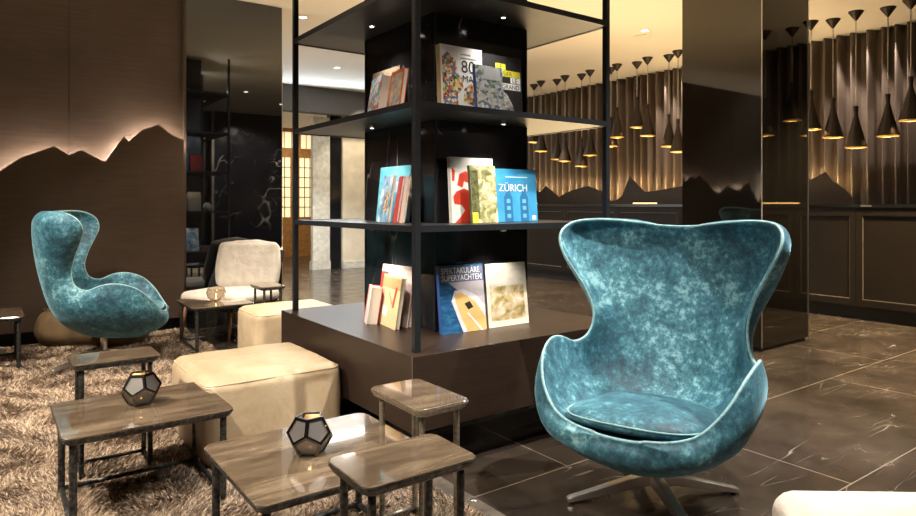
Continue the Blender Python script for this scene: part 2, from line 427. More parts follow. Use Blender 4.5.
# ------------------------------------------------------------------ backlit mountain relief, left wall
pts = [(0,171),(20,158),(54,146),(69,155),(81,150),(105,162),(123.5,136.6),(129,141.5),(142,130),(158.5,124.5),(171.6,135),(180.5,140)]
ym = LW-.11; ridge = []
for px, py in pts:
    X, d = at_Y(px, ym); ridge.append((X, zz(py, d)))
left_ext = [(-3.18,1.95),(-2.8,1.75),(-2.5,2.0),(-2.15,1.62),(-1.9,1.70),(-1.55,1.22),(-1.30,1.16),(-1.0,1.5),(-.7,1.35),(-.35,1.42),(-.1,1.30)]
ridge = left_ext+ridge; ridge[-1] = (1.42, ridge[-1][1])
mr = thing('mountain_relief', 'dark bronze mountain skyline panel on the left wall lit from behind', 'wall relief', (0,ym,0))
bm = bmesh.new(); prism(bm, [(ridge[0][0],.13)]+ridge+[(1.42,.13)][:1], 'y', -.006, .006)
obj('skyline_panel', bm, M['bronze_panel'], mr)
bm = bmesh.new(); tube(bm, [(x, .030, z-.05) for x, z in ridge], .007, 6)
obj('led_strip', bm, M['led_wall'], mr)

# ------------------------------------------------------------------ mirrored column, right
mc = thing('mirrored_column', 'square floor-to-ceiling black mirror column behind the large teal egg chair', 'column', (5.145,3.0,0))
obj('mirror_cladding', B(-.355,.355,-.35,.35,.03,CEIL-.003), M['black_mirror_column'], mc)
obj('base', B(-.34,.34,-.335,.335,0,.03), M['dark_void'], mc)
bm = bmesh.new(); box(bm,-.361,-.355,-.356,-.35,.03,CEIL-.003); box(bm,.355,.361,-.356,-.35,.03,CEIL-.003)
obj('corner_trim', bm, M['chrome'], mc)

# ------------------------------------------------------------------ cabinet counter on the right
XC = 6.87
cab = thing('sideboard', 'long dark panelled sideboard below the curtain on the right', 'sideboard', (XC,4.5,0))
Y0, Y1 = -5.9, 5.85
obj('body', B(.02,1.17,Y0,Y1,.13,1.095), M['cabinet_wood'], cab)
obj('worktop', B(-.015,1.17,Y0,Y1,1.095,1.127), M['black_gloss'], cab)
obj('kick', B(.09,1.15,Y0+.02,Y1-.02,0,.13), M['dark_void'], cab)
ys = [2.85+.99*k for k in range(-4, 8)]
for a, b_ in zip(ys, ys[1:]):
    bm = bmesh.new(); a_, b2 = a+.055-4.5, b_-.055-4.5; z0, z1 = .2, 1.02; w = .012
    box(bm, .0,.02,a-4.5-.055+.003,a_,.135,1.09) if False else None
    # raised stile-and-rail frame round a sunk field
    box(bm,.0,.02,a-4.5+.002,a_,.135,1.09); box(bm,.0,.02,b2,b_-4.5-.002,.135,1.09); box(bm,.0,.02,a_,b2,1.02,1.09); box(bm,.0,.02,a_,b2,.135,.2)
    d = obj('door', bm, M['cabinet_wood'], cab)
    bm = bmesh.new(); box(bm,.006,.0205,a_,b2,z0,z0+w*.5); box(bm,.006,.0205,a_,b2,z1-w*.5,z1)
    box(bm,.006,.0205,a_,a_+w*.5,z0+w*.5,z1-w*.5); box(bm,.006,.0205,b2-w*.5,b2,z0+w*.5,z1-w*.5)
    obj('bead', bm, M['strip'], d)
obj('socket_plate', B(-.022,-.0151,2.70-4.5,2.80-4.5,1.104,1.118), M['chrome'], cab)

# mountain relief in front of the curtain
XR = 7.70
rp = [(526,191),(533,188),(540,192),(546,186),(552,191),(559,197),(566,193),(573,190),(580,188),(588,186),(596,189),(603,192),(611,201),(617,200),(622,196),(626,186),(630,176),(636,183),(645,192),(660,190),(682,186)]
rr = []
for px, py in rp:
    Y, d = at_X(px, XR); rr.append((Y, zz(py, d)))
for Y, z in ((4.6,1.30),(4.2,1.50),(4.0,1.36)): rr.append((Y, z))
for px, py in ((808,181),(818,176),(826,172),(833,181),(838,184),(846,190),(852,198)):
    Y, d = at_X(px, XR); rr.append((Y, zz(py, d)))
cr = thing('mountain_relief', 'low jagged mountain skyline panel standing on the sideboard before the curtain', 'wall relief', (XR,0,0))
bm = bmesh.new(); prism(bm, [(rr[0][0]+.5,1.1275),(rr[0][0]+.5,1.33)]+rr+[(rr[-1][0],1.1275)], 'x', -.006, .006)
obj('skyline_panel', bm, M['pendant_black'], cr)
bm = bmesh.new(); tube(bm, [(.035, y, z-.04) for y, z in rr[:-1]], .007, 6)
obj('led_strip', bm, M['led_warm'], cr)

# light bars lying on the sideboard
for k, (a, b_, lab) in enumerate(((633,657,'slim glowing brass light bar on the sideboard, left of the mirrored column'),(531,537,'short glowing brass light bar on the sideboard beside the blue book'))):
    ya, _ = at_X(a, 7.0); yb, _ = at_X(b_, 7.0)
    t = thing('light_bar', lab, 'lamp', (7.0,(ya+yb)/2,1.128), 0, 'light bars on the sideboard')
    h = abs(ya-yb)/2
    obj('housing', B(-.015,.015,-h,h,0,.006), M['brass'], t); obj('diffuser', B(-.012,.012,-h+.01,h-.01,.006,.018), M['led_bar'], t)
t = thing('light_bar', 'slim glowing brass light bar reflected low in the mirrored column', 'lamp', (7.0,1.55,1.128), 0, 'light bars on the sideboard')
obj('housing', B(-.015,.015,-.3,.3,0,.006), M['brass'], t); obj('diffuser', B(-.012,.012,-.29,.29,.006,.018), M['led_bar'], t)

# curtain
def curtain():
    n, Yc0, Yc1 = 1500, -1.4, 9.7
    bm = bmesh.new(); prev = None
    for i in range(n+1):
        y = Yc0+(Yc1-Yc0)*i/n
        w = noise.noise(Vector((y*1.3, 3.1, 0)))
        ph = 2*PI*y/.145+1.6*noise.noise(Vector((y*2.1, 0, 5)))*2
        s = math.sin(ph); s = math.copysign(abs(s)**.8, s)+.25*math.sin(2*ph+1)
        x = 7.92+.062*s*(1+.3*w)+.012*noise.noise(Vector((y*9,1,1)))
        col = []
        for z in (1.128, 1.6, 2.2, 2.7, 3.045):
            k = .9+.1*(z-1.13)
            col.append(bm.verts.new((7.92+(x-7.92)*k+.01*noise.noise(Vector((y*5,z,2))), y, z)))
        if prev:
            for a in range(4): bm.faces.new((prev[a],col[a],col[a+1],prev[a+1]))
        prev = col
    o = obj('curtain', bm, M['curtain'], None, True)
    o.modifiers.new('thick', 'SOLIDIFY').thickness = .003
    return tag(o, 'floor-length look brown pleated curtain hanging behind the row of pendant lamps', 'curtain')
cu = curtain(); cu['label'] = 'brown pleated curtain hanging behind the row of pendant lamps'

# ------------------------------------------------------------------ pendants
def pendant(label):
    t = thing('pendant_lamp', label, 'pendant lamp', (0,0,0), 0, 'black cone pendant lamps over the sideboard')
    bm = bmesh.new(); lathe(bm, [(0,0),(.068,0),(.070,-.004),(.066,-.012),(.012,-.088),(.006,-.094),(0,-.094)], 24)
    obj('canopy', bm, M['pendant_black'], t, True)
    return t
def shade_mesh():
    bm = bmesh.new()
    prof = [(.0,.405),(.024,.405),(.0245,.40),(.021,.37),(.0175,.335),(.0175,.315),(.026,.28),(.05,.18),(.078,.08),(.097,.012),(.099,0),(.094,0)]
    lathe(bm, prof, 28); me = bpy.data.meshes.new('shade'); bmesh.ops.recalc_face_normals(bm, faces=bm.faces); bm.to_mesh(me); bm.free()
    me.materials.append(M['pendant_black']);
    for p in me.polygons: p.use_smooth = True
    return me
def brass_in_mesh():
    bm = bmesh.new(); lathe(bm, [(.0965,-.008),(.0985,-.001),(.094,.004),(.072,.085),(.045,.175),(.02,.28),(0,.285)], 28)
    me = bpy.data.meshes.new('lining'); bm.to_mesh(me); bm.free(); me.materials.append(M['brass'])
    for p in me.polygons: p.use_smooth = True
    return me
SH, BR = shade_mesh(), brass_in_mesh()
bm = bmesh.new(); lathe(bm, [(0,.05),(.03,.05),(.032,.07),(.02,.10),(0,.11)], 16)
BU = bpy.data.meshes.new('bulb'); bm.to_mesh(BU); bm.free(); BU.materials.append(emis('pendant_bulb', (1,.74,.40), 60))
cords = {}
spec = []   # (Y, X, z_bottom, description)
XA, XB = 7.02, 7.13
for i, (px, py) in enumerate([(911,119.7),(888,135.5),(856,147),(833,137),(811,129)]):
    X = XB if i % 2 else XA
    Y, d = at_X(px, X); spec.append((X, Y, zz(py, d), 'r%d' % i))
for i, (px, py) in enumerate([(678,151.5),(669,146),(647.5,135.5),(637,127),(617,137),(611,146),(590,155),(581.5,166),(565,161),(557,159),(541,151),(534,142)]):
    X = XB if i % 2 else XA
    Y, d = at_X(px, X); spec.append((X, Y, zz(py, d), 'l%d' % i))
yb = min(s[1] for s in spec)
for i, zb in enumerate((1.98,1.86,2.05,1.90,1.70,1.83,2.0)):
    spec.append((XB if i % 2 == 0 else XA, yb-.245*(i+1), zb, 'm%d' % i))
for i, (dy, zb) in enumerate(((.25,1.75),(.5,1.95),(.75,1.8),(1.0,1.9))):
    ya = [s for s in spec if s[3] == 'r4'][0][1]; spec.append((XB if i % 2 == 0 else XA, ya+dy, zb, 'h%d' % i))
plabels = {
 'r0': 'black cone pendant lamp at the right end of the row, cut by the picture edge',
 'r1': 'black cone pendant lamp second from right, before the grey curtain folds',
 'r2': 'lowest black cone pendant lamp right of the mirrored column, before a bright curtain fold',
 'r3': 'second black cone pendant lamp right of the mirrored column',
 'r4': 'black cone pendant lamp half hidden by the right edge of the mirrored column',
 'l0': 'black cone pendant lamp just left of the mirrored column, touching its edge in view',
 'l1': 'black cone pendant lamp second to the left of the mirrored column',
 'l2': 'third black cone pendant lamp left of the mirrored column',
 'l3': 'highest hanging black cone pendant lamp, fourth left of the mirrored column',
 'l4': 'black cone pendant lamp just right of the right-hand bookcase post',
 'l5': 'black cone pendant lamp half hidden by the right-hand bookcase post',
 'l6': 'black cone pendant lamp just left of the right-hand bookcase post',
 'l7': 'lowest black cone pendant lamp seen through the bookcase',
 'l8': 'third black cone pendant lamp left of the right-hand bookcase post',
 'l9': 'fourth black cone pendant lamp left of the right-hand bookcase post',
 'l10': 'black cone pendant lamp second from the bookcase core, seen under the shelf',
 'l11': 'black cone pendant lamp nearest the bookcase core, seen just under the shelf'}
for X, Y, zb, key in sorted(spec, key=lambda s: s[1]):
    if key[0] == 'm': lab = 'black cone pendant lamp reflected in the mirrored column'
    elif key[0] == 'h': lab = 'black cone pendant lamp hidden behind the mirrored column'
    else: lab = plabels[key]
    t = pendant(lab); t.location = (X, Y, CEIL)
    for nm, me in (('shade', SH), ('lining', BR), ('bulb', BU)):
        o = bpy.data.objects.new(nm, me); COL.objects.link(o); o.parent = t; o.location = (0,0,zb-CEIL)
    bm = bmesh.new(); tube(bm, [(0,0,-.09),(0,0,zb-CEIL+.404)], .0045, 8)
    obj('cord', bm, M['cable'], t, True)

# ceiling grille, downlights
g = thing('ceiling_grille', 'round pale ceiling grille above the pendant lamps', 'ceiling vent', (*at_depth(642,7.45),CEIL))
bm = bmesh.new(); lathe(bm, [(.10,0),(.105,-.004),(.10,-.01),(.088,-.008),(.088,-.002)], 32)
obj('ring', bm, M['ceiling'], g, True)
bm = bmesh.new()
for k in range(4): lathe(bm, [(.02+k*.018,-.001),(.026+k*.018,-.006),(.031+k*.018,-.001)], 28)
obj('louvre', bm, M['ceiling'], g, True)

def lamp_spot(name, loc, target, power, size=60, blend=.5, col=(1,.86,.70), rad=.03):
    ld = bpy.data.lights.new(name, 'SPOT'); ld.energy = power; ld.spot_size = math.radians(size); ld.spot_blend = blend
    ld.color = col; ld.shadow_soft_size = rad
    o = bpy.data.objects.new(name, ld); COL.objects.link(o); o.location = loc
    o.rotation_euler = (Vector(target)-Vector(loc)).to_track_quat('-Z', 'Y').to_euler(); return o
def area(name, loc, target, power, sx_, sy_, col):
    ld = bpy.data.lights.new(name, 'AREA'); ld.energy = power; ld.shape = 'RECTANGLE'; ld.size = sx_; ld.size_y = sy_; ld.color = col
    o = bpy.data.objects.new(name, ld); COL.objects.link(o); o.location = loc
    o.rotation_euler = (Vector(target)-Vector(loc)).to_track_quat('-Z', 'Y').to_euler(); return o
dl0 = None
def downlight(x, y, label, tgt=None, power=90, size=70, **kw):
    global dl0
    if dl0 is None:
        dl0 = thing('downlight', label, 'ceiling light', (x,y,CEIL), 0, 'recessed ceiling downlights')
        bm = bmesh.new(); lathe(bm, [(.048,0),(.048,-.006),(.038,-.008),(.034,-.002)], 24); obj('trim_ring', bm, M['white_paint'], dl0, True)
        bm = bmesh.new(); lathe(bm, [(0,-.003),(.034,-.003)], 24); obj('lens', bm, M['led_white'], dl0)
    else: dup(dl0, (x,y,CEIL), 0, label)
    lamp_spot('downlight_beam', (x,y,CEIL-.03), tgt or (x,y,0), power, size, **kw)

# ------------------------------------------------------------------ the bookcase
BX0, BX1, BY0, BY1 = 1.38, 2.67, 2.211, 3.637
cxb, cyb = (BX0+BX1)/2, (BY0+BY1)/2
bk = thing('bookcase', 'black steel bookcase built around a square black core on a dark plinth', 'bookcase', (cxb,cyb,0))
def rel(bm):
    bmesh.ops.translate(bm, verts=bm.verts, vec=(-cxb,-cyb,0)); return bm
bevel_mod(obj('plinth', rel(B(BX0,BX1,BY0,BY1,.207,.517)), M['plinth_wood'], bk), .003)
obj('kick', rel(B(BX0+.12,BX1-.12,BY0+.12,BY1-.12,0,.207)), M['black_gloss'], bk)
obj('core', rel(B(1.741,2.324,2.583,3.287,.517,CEIL-.003)), M['marble_black'], bk)
bm = bmesh.new()
for (x, y) in ((1.741,2.583),(2.324,2.583),(1.741,3.287),(2.324,3.287)): box(bm, x-.004,x+.004,y-.004,y+.004,.518,CEIL-.004)
obj('core_edge', rel(bm), M['black_steel'], bk)
PX0, PX1, PY0, PY1, PS = 1.426, 2.617, 2.262, 3.585, .028
for x in (PX0, PX1-PS):
    for y in (PY0, PY1-PS):
        bevel_mod(obj('post', rel(B(x,x+PS,y,y+PS,.517,CEIL-.003)), M['black_steel'], bk), .002)
levels = [(1.013,1.040),(1.531,1.557),(2.048,2.076),(2.566,2.592)]
for z0, z1 in levels:
    bm = bmesh.new()
    x0, x1, y0, y1 = PX0+.004, PX1-.004, PY0+.004, PY1-.004; a, b_, c, d = 1.737, 2.328, 2.579, 3.291
    box(bm, x0,x1,y0,c,z0+.004,z1-.002); box(bm, x0,x1,d,y1,z0+.004,z1-.002); box(bm, x0,a,c,d,z0+.004,z1-.002); box(bm, b_,x1,c,d,z0+.004,z1-.002)
    s = obj('shelf', rel(bm), M['shelf_black'], bk)
    bm = bmesh.new(); q = .016
    box(bm, PX0+PS,PX1-PS,PY0,PY0+q,z0,z1); box(bm, PX0+PS,PX1-PS,PY1-q,PY1,z0,z1); box(bm, PX0,PX0+q,PY0+PS,PY1-PS,z0,z1); box(bm, PX1-q,PX1,PY0+PS,PY1-PS,z0,z1)
    obj('shelf_edge', rel(bm), M['black_steel'], s)
    for (x, y) in ((2.03,2.42),(1.59,2.935),(2.46,2.935),(2.03,3.41)):
        bm = bmesh.new(); lathe(bm, [(.014,z0+.004),(.014,z0-.014),(.010,z0-.016),(.010,z0-.004)], 16, (x,y))
        e = obj('spotlight', rel(bm), M['chrome'], s)
        bm = bmesh.new(); lathe(bm, [(0,z0-.010),(.0098,z0-.010)], 12, (x,y)); obj('spotlight_lens', rel(bm), M['led_white'], s)
        if z0 < 2.5 or True:
            lamp_spot('shelf_spot', (x,y,z0-.019), (x,y,0), 14.0 if z0 < 2.5 else 2.5, 112, .8, (1,.93,.84), .012)
# mitre joint in the plinth front corner
bm = bmesh.new(); box(bm, BX0-.0015,BX0+.001,BY0-.0015,BY0+.001,.207,.517); obj('corner_joint', rel(bm), M['strip'], bk)

# ------------------------------------------------------------------ books
GB = {}
def book(label, x, y, z, w, h, t, rz, lean, cover, group=None, spine=None):
    """front face toward local -y, spine at local x=-w/2; root at the bottom centre of the front cover"""
    r = thing('book', label, 'book', (x,y,z), 0, group)
    r.rotation_euler = (Matrix.Rotation(rz,3,'Z') @ Matrix.Rotation(-lean,3,'X')).to_euler()
    c = .0025
    bm = bmesh.new(); box(bm,-w/2,w/2,0,c,0,h); box(bm,-w/2,w/2,t-c,t,0,h); box(bm,-w/2,-w/2+c,c,t-c,0,h)
    cv = obj('cover', bm, [cover, spine or cover], r)
    if spine:
        for p in cv.data.polygons:
            if p.center.x < -w/2+c*1.2 or p.center.y > t-c*1.5: p.material_index = 1
    obj('pages', B(-w/2+c,w/2-.004,c,t-c,.004,h-.004), M['pages'], r)
    return r
def patch(r, name, x0,x1,z0,z1, mat, k=1):
    return obj(name, B(x0,x1,-.0006*k,-.0006*(k-1)-.00005,z0,z1), mat, r)
def polyp(r, name, pts, mat, k=1):
    bm = bmesh.new(); prism(bm, pts, 'y', -.0006*k, -.0006*(k-1)-.00005); return obj(name, bm, mat, r)

WHT, BLK = (.80,.78,.74), (.02,.02,.022)
gR = 'books on the right-hand side of the bookcase'; gL = 'books on the left-hand side of the bookcase'
lean = math.radians(9)
def right_book(label, x0p, x1p, Yp, z, h, t, cover, spine=None, ln=lean, rot=0):
    xa, _ = at_Y(x0p, Yp); xb, _ = at_Y(x1p, Yp); w = xb-xa
    return book(label, (xa+xb)/2, Yp, z, w, h, t, rot, ln, cover, gR, spine), w
def left_book(label, x0p, x1p, Xp, z, h, t, cover, spine=None, ln=lean, rot=0):
    ya, _ = at_X(x0p, Xp); yb, _ = at_X(x1p, Xp); w = ya-yb
    return book(label, Xp, (ya+yb)/2, z, w, h, t, -PI/2+rot, ln, cover, gL, spine), w
S1, S2, S3 = 1.5575, 1.0405, .5175
multi = mosaic('collage_print', [(.75,.72,.66),(.60,.35,.10),(.10,.30,.12),(.55,.08,.06),(.10,.20,.45),(.08,.06,.05),(.70,.45,.30),(.75,.62,.20)], 85)
cityp = mosaic('city_print', [(.75,.77,.78),(.45,.50,.55),(.12,.22,.45),(.65,.62,.55),(.20,.32,.18),(.70,.72,.74)], 75)

r, w = right_book('large white book with coloured people collage and a big 80, top shelf', 442, 484, 2.48, S1, .322, .035, paper(WHT), paper((.55,.40,.22)), math.radians(3.5))
polyp(r, 'cover_picture', [(-w*.46,.02),(-w*.1,.02),(-w*.12,.09),(w*.02,.13),(w*.0,.17),(-w*.1,.19),(-w*.14,.25),(-w*.34,.29),(-w*.46,.26)], multi)
polyp(r, 'cover_picture', [(w*.02,.06),(w*.3,.04),(w*.46,.06),(w*.44,.12),(w*.2,.15),(w*.04,.12)], multi)
text_mesh('80', .085, paper(BLK), r, (-w*.02,-.0008,.200)); text_mesh('MA', .046, paper(BLK), r, (.0,-.0009,.155))
for q in range(2): patch(r, 'small_lettering', -w*.02,w*(.22+.14*q),.283-.018*q,.290-.018*q, paper((.25,.25,.25)))
text_mesh('HELME\nHEIMATKLÄNGE', .014, paper((.15,.15,.15)), r, (-w*.05,-.0008,.285), sx=.9) if False else text_mesh('POLYGLOTT\nWELTREISE', .014, paper((.2,.2,.2)), r, (-w*.06,-.0008,.292)) if False else None
r, w = right_book('black book with yellow and white title blocks, right end of top shelf', 484.5, 523, 2.525, S1, .325, .022, paper(BLK), paper(BLK), math.radians(3))
Yl, Wh = paper((.72,.66,.05)), paper((.78,.78,.76))
patch(r, 'title_block', -w*.18,w*.08,.255,.285, Yl); patch(r, 'title_block', -w*.44,w*.0,.222,.253, Wh); patch(r, 'title_block', w*.0,w*.46,.222,.253, Yl)
patch(r, 'title_block', w*.2,w*.46,.190,.220, Wh); patch(r, 'title_block', -w*.06,w*.46,.155,.187, Wh)
text_mesh('LE', .034, paper(BLK), r, (-w*.15,-.0010,.258)); text_mesh('CORBUSIER', .033, paper(BLK), r, (-w*.42,-.0010,.226), sx=.98)
text_mesh('LE', .034, paper(BLK), r, (w*.24,-.0010,.193)); text_mesh('GRAND', .033, paper(BLK), r, (-w*.03,-.0010,.159))
polyp(r, 'cover_picture', [(-w*.4,.01),(w*.2,.01),(w*.28,.06),(w*.1,.13),(-w*.2,.17),(-w*.42,.15)], picture('grey_portrait', [(.35,(.05,.05,.05)),(.5,(.4,.4,.4)),(.65,(.75,.75,.75))], 20))
r, w = right_book('small pale city-view book with blue spine beside the white book', 478, 505, 2.40, S1, .232, .022, cityp, paper((.06,.10,.35)), math.radians(6))
patch(r, 'title_band', -w*.2,w*.42,.165,.225, paper((.62,.66,.68)))

r, w = right_book('white book with a red map of the continents on the middle shelf', 452.5, 495, 2.50, S2, .315, .025, paper(WHT), paper((.7,.68,.64)), math.radians(4))
red = paper((.62,.055,.03))
polyp(r, 'cover_map', [(-w*.44,.0),(-w*.02,.0),(w*.1,.05),(w*.14,.12),(w*.1,.15),(-w*.05,.15),(-w*.2,.165),(-w*.38,.15),(-w*.46,.125),(-w*.44,.09),(-w*.28,.085),(-w*.2,.06),(-w*.3,.03)], red)
polyp(r, 'cover_map', [(-w*.36,.18),(-w*.24,.17),(-w*.2,.2),(-w*.02,.185),(w*.14,.2),(w*.1,.235),(-w*.05,.225),(-w*.14,.25),(-w*.3,.235)], red)
polyp(r, 'cover_map', [(-w*.47,.2),(-w*.42,.2),(-w*.4,.25),(-w*.47,.265)], red)
gp = picture('garden_print', [(.3,(.06,.08,.03)),(.45,(.30,.30,.12)),(.58,(.55,.50,.34)),(.72,(.75,.70,.58))], 22)
r, w = right_book('olive green and cream garden photo book in front on the middle shelf', 473, 498.5, 2.43, S2, .275, .018, gp, paper((.10,.14,.06)), math.radians(6))
patch(r, 'cover_picture', -w*.49,-w*.2,.02,.25, picture('dark_foliage', [(.35,(.02,.03,.015)),(.6,(.16,.16,.06))], 40)); patch(r, 'bottom_label', -w*.49,-w*.28,.0,.05, paper((.7,.6,.05)),2)
blu = picture('blue_print', [(.3,(.03,.20,.42)),(.7,(.06,.36,.58))], 6)
r, w = right_book('bright blue book titled ZÜRICH at the right of the middle shelf', 498, 538, 2.49, S2, .268, .022, blu, paper((.03,.18,.40)), math.radians(5))
text_mesh('ZÜRICH', .052, paper((.85,.87,.88)), r, (-w*.44,-.0008,.155), sx=1.02)
patch(r, 'subtitle_line', -w*.26,w*.28,.225,.229, paper((.7,.8,.85)))
dk = paper((.02,.12,.27))
for xc in (-w*.22, w*.17):
    polyp(r, 'cover_tower', [(xc-.027,.0),(xc+.027,.0),(xc+.027,.125),(xc+.02,.135),(xc+.012,.15),(xc,.19),(xc-.012,.15),(xc-.02,.135),(xc-.027,.125)], dk)
    for zz_ in (.02,.06,.095): patch(r, 'tower_window', xc-.012,xc+.012,zz_,zz_+.02, paper((.10,.36,.55)), 2)
patch(r, 'publisher_mark', w*.36,w*.45,.01,.03, paper((.75,.8,.85)))

# yacht book and landscape book on the plinth
r, w = right_book('large blue book with a yacht bow titled SPEKTAKULÄRE SUPERYACHTEN on the plinth', 443, 486.5, 2.495, S3, .322, .025, picture('sea_print', [(.35,(.01,.04,.14)),(.6,(.02,.12,.26)),(.8,(.1,.3,.4))], 18, (1,1,3)), paper((.03,.08,.28)), math.radians(7), math.radians(-2))
polyp(r, 'cover_picture', [(-w*.49,.24),(w*.49,.24),(w*.49,.312),(-w*.49,.312)], paper((.12,.13,.20)))
polyp(r, 'cover_deck', [(-w*.3,.24),(w*.49,.24),(w*.49,.12),(-w*.06,.19)], paper((.42,.38,.40)))
polyp(r, 'cover_hull', [(-w*.18,.20),(w*.02,.205),(w*.3,.17),(w*.49,.12),(w*.49,.0),(-w*.04,.0),(-w*.16,.08),(-w*.26,.15)], paper((.60,.58,.60)), 2)
polyp(r, 'cover_bow', [(-w*.18,.185),(-w*.04,.19),(w*.25,.145),(w*.49,.06),(w*.49,.0),(w*.06,.0),(-w*.06,.07),(-w*.16,.14)], paper((.66,.42,.16)), 3)
polyp(r, 'cover_hatch', [(w*.02,.135),(w*.14,.145),(w*.22,.115),(w*.1,.105)], paper((.03,.02,.02)), 4)
polyp(r, 'cover_rail', [(w*.06,.09),(w*.1,.09),(w*.42,.0),(w*.36,.0)], paper((.72,.70,.70)), 4)
text_mesh('SPEKTAKULÄRE', .040, paper((.85,.87,.92)), r, (-w*.45,-.0012,.281), sx=.80); text_mesh('SUPERYACHTEN', .040, paper((.85,.87,.92)), r, (-w*.45,-.0012,.247), sx=.80)
r, w = right_book('cream-bordered landscape photo book leaning beside the yacht book', 489, 529, 2.50, S3, .315, .018, paper((.72,.66,.52)), paper((.45,.38,.25)), math.radians(6))
patch(r, 'cover_picture', -w*.42,w*.42,.03,.285, picture('valley_print', [(.3,(.10,.12,.03)),(.45,(.40,.30,.12)),(.58,(.62,.52,.36)),(.75,(.78,.74,.64))], 16, (1,1,1.3), .5))
patch(r, 'cover_sky', -w*.42,w*.42,.20,.285, picture('sky_print', [(.3,(.45,.40,.32)),(.7,(.75,.70,.60))], 5, (1,1,3)), 2)

# left-hand side
r, w = left_book('brown sepia book behind two brighter ones on the top visible shelf', 369, 396, 1.69, S1, .285, .022, picture('sepia_print', [(.3,(.14,.09,.05)),(.7,(.50,.40,.28))], 12), paper((.3,.22,.14)), math.radians(5), 0)
r, w = left_book('green and red illustrated book at the left of the top visible shelf', 361, 381, 1.56, S1, .212, .045, mosaic('green_red_print', [(.75,.74,.7),(.10,.35,.15),(.65,.08,.08),(.75,.7,.65),(.12,.35,.6)], 55), paper((.55,.5,.45)), math.radians(9), math.radians(-14))
r, w = left_book('small orange-framed travel book on the left side of the top visible shelf', 384, 401, 1.54, S1, .205, .022, paper((.70,.16,.04)), paper((.70,.12,.03)), math.radians(8), math.radians(-8))
patch(r, 'cover_picture', -w*.36,w*.42,.02,.185, picture('harbour_print', [(.35,(.12,.22,.45)),(.5,(.6,.45,.25)),(.65,(.72,.66,.6))], 20))
r, w = left_book('tall light blue book at the back of the middle shelf, left side', 376, 406, 1.68, S2, .285, .022, picture('lake_print', [(.3,(.06,.34,.46)),(.7,(.20,.55,.65))], 5, (1,1,3)), paper((.05,.2,.3)), math.radians(6))
polyp(r, 'cover_picture', [(-w*.3,.15),(w*.3,.15),(w*.3,.2),(-w*.3,.22)], paper((.5,.7,.78)))
r, w = left_book('blue and white mountain guide leaning in front on the middle shelf, left side', 372.5, 391, 1.58, S2, .235, .016, picture('snow_print', [(.35,(.05,.10,.25)),(.5,(.25,.45,.6)),(.62,(.75,.78,.8))], 13), paper((.5,.6,.65)), math.radians(9), math.radians(-14))
polyp(r, 'cover_figure', [(-w*.1,.06),(w*.3,.05),(w*.35,.14),(w*.1,.17)], multi)
r, w = left_book('red-spined book between pale ones on the middle shelf, left side', 391, 397, 1.58, S2, .225, .014, paper((.55,.05,.04)), paper((.55,.05,.04)), math.radians(9), math.radians(-14))
r, w = left_book('thin pale pink book at the right of the red-spined one, middle shelf', 398, 403, 1.58, S2, .225, .012, paper((.66,.50,.42)), paper((.66,.50,.42)), math.radians(9), math.radians(-14))
r, w = left_book('pinkish white book with a red corner standing tallest on the left of the plinth', 378, 406, 1.675, S3, .30, .022, paper((.58,.46,.42)), paper((.4,.3,.26)), math.radians(8), math.radians(4))
patch(r, 'cover_patch', -w*.5,-w*.28,.16,.26, paper((.60,.05,.04)))
text_mesh('BERGLUFT', .02, paper((.3,.2,.2)), r, (-w*.1,-.0008,.25)) if False else None
r, w = left_book('tan book with a red pencil mark leaning on the plinth, left side', 374.5, 398, 1.62, S3, .255, .022, paper((.66,.50,.28)), paper((.6,.52,.40)), math.radians(9), math.radians(-8))
polyp(r, 'red_mark', [(w*.16,.10),(w*.26,.10),(w*.34,.20),(w*.24,.205)], red); polyp(r, 'thin_mark', [(-w*.1,.17),(-w*.06,.17),(w*.14,.12),(w*.12,.11)], paper((.3,.1,.05)))
patch(r, 'white_lettering', -w*.36,-w*.06,.05,.10, paper((.75,.70,.62)))
patch(r, 'top_band', -w*.5,w*.5,.19,.245, paper((.42,.28,.13)))
r, w = left_book('thick red and white paperback at the left end of the plinth books', 360, 370, 1.58, S3, .195, .055, paper((.72,.68,.66)), paper((.55,.08,.06)), math.radians(9), math.radians(-20))
patch(r, 'red_stripe', -w*.5,-w*.3,.0,.195, red)

# far side of the bookcase, seen in the wall mirror
gB = 'books on the far side of the bookcase'
book('small red book on the far side of the bookcase, reflected in the wall mirror', 2.24, 3.40, S1, .15, .22, .02, PI, math.radians(8), paper((.6,.05,.04)), gB)
book('dark blue book on the far side of the bookcase, reflected in the wall mirror', 2.06, 3.38, S1, .17, .24, .02, PI, math.radians(7), blu, gB)
book('cream book on the far middle shelf of the bookcase, reflected in the wall mirror', 2.22, 3.40, S2, .16, .25, .02, PI, math.radians(8), paper((.6,.52,.38)), gB)
book('grey-blue book on the far middle shelf, reflected in the wall mirror', 2.05, 3.40, S2, .16, .23, .02, PI, math.radians(8), paper((.25,.3,.4)), gB)
book('large snowy landscape book on the far plinth side, reflected in the wall mirror', 2.14, 3.41, S3, .26, .30, .02, PI, math.radians(9), bpy.data.materials['snow_print'], gB)
bm = bmesh.new(); lathe(bm, [(0,0)]+[(.055*math.sin(PI*k/14), .055-.055*math.cos(PI*k/14)) for k in range(1,14)]+[(0,.11)], 24)
tag(obj('glass_orb', bm, M['white_paint'], None, True, (2.36,3.45,S2)), 'pale round orb on the far side of the bookcase, reflected in the wall mirror', 'ornament')

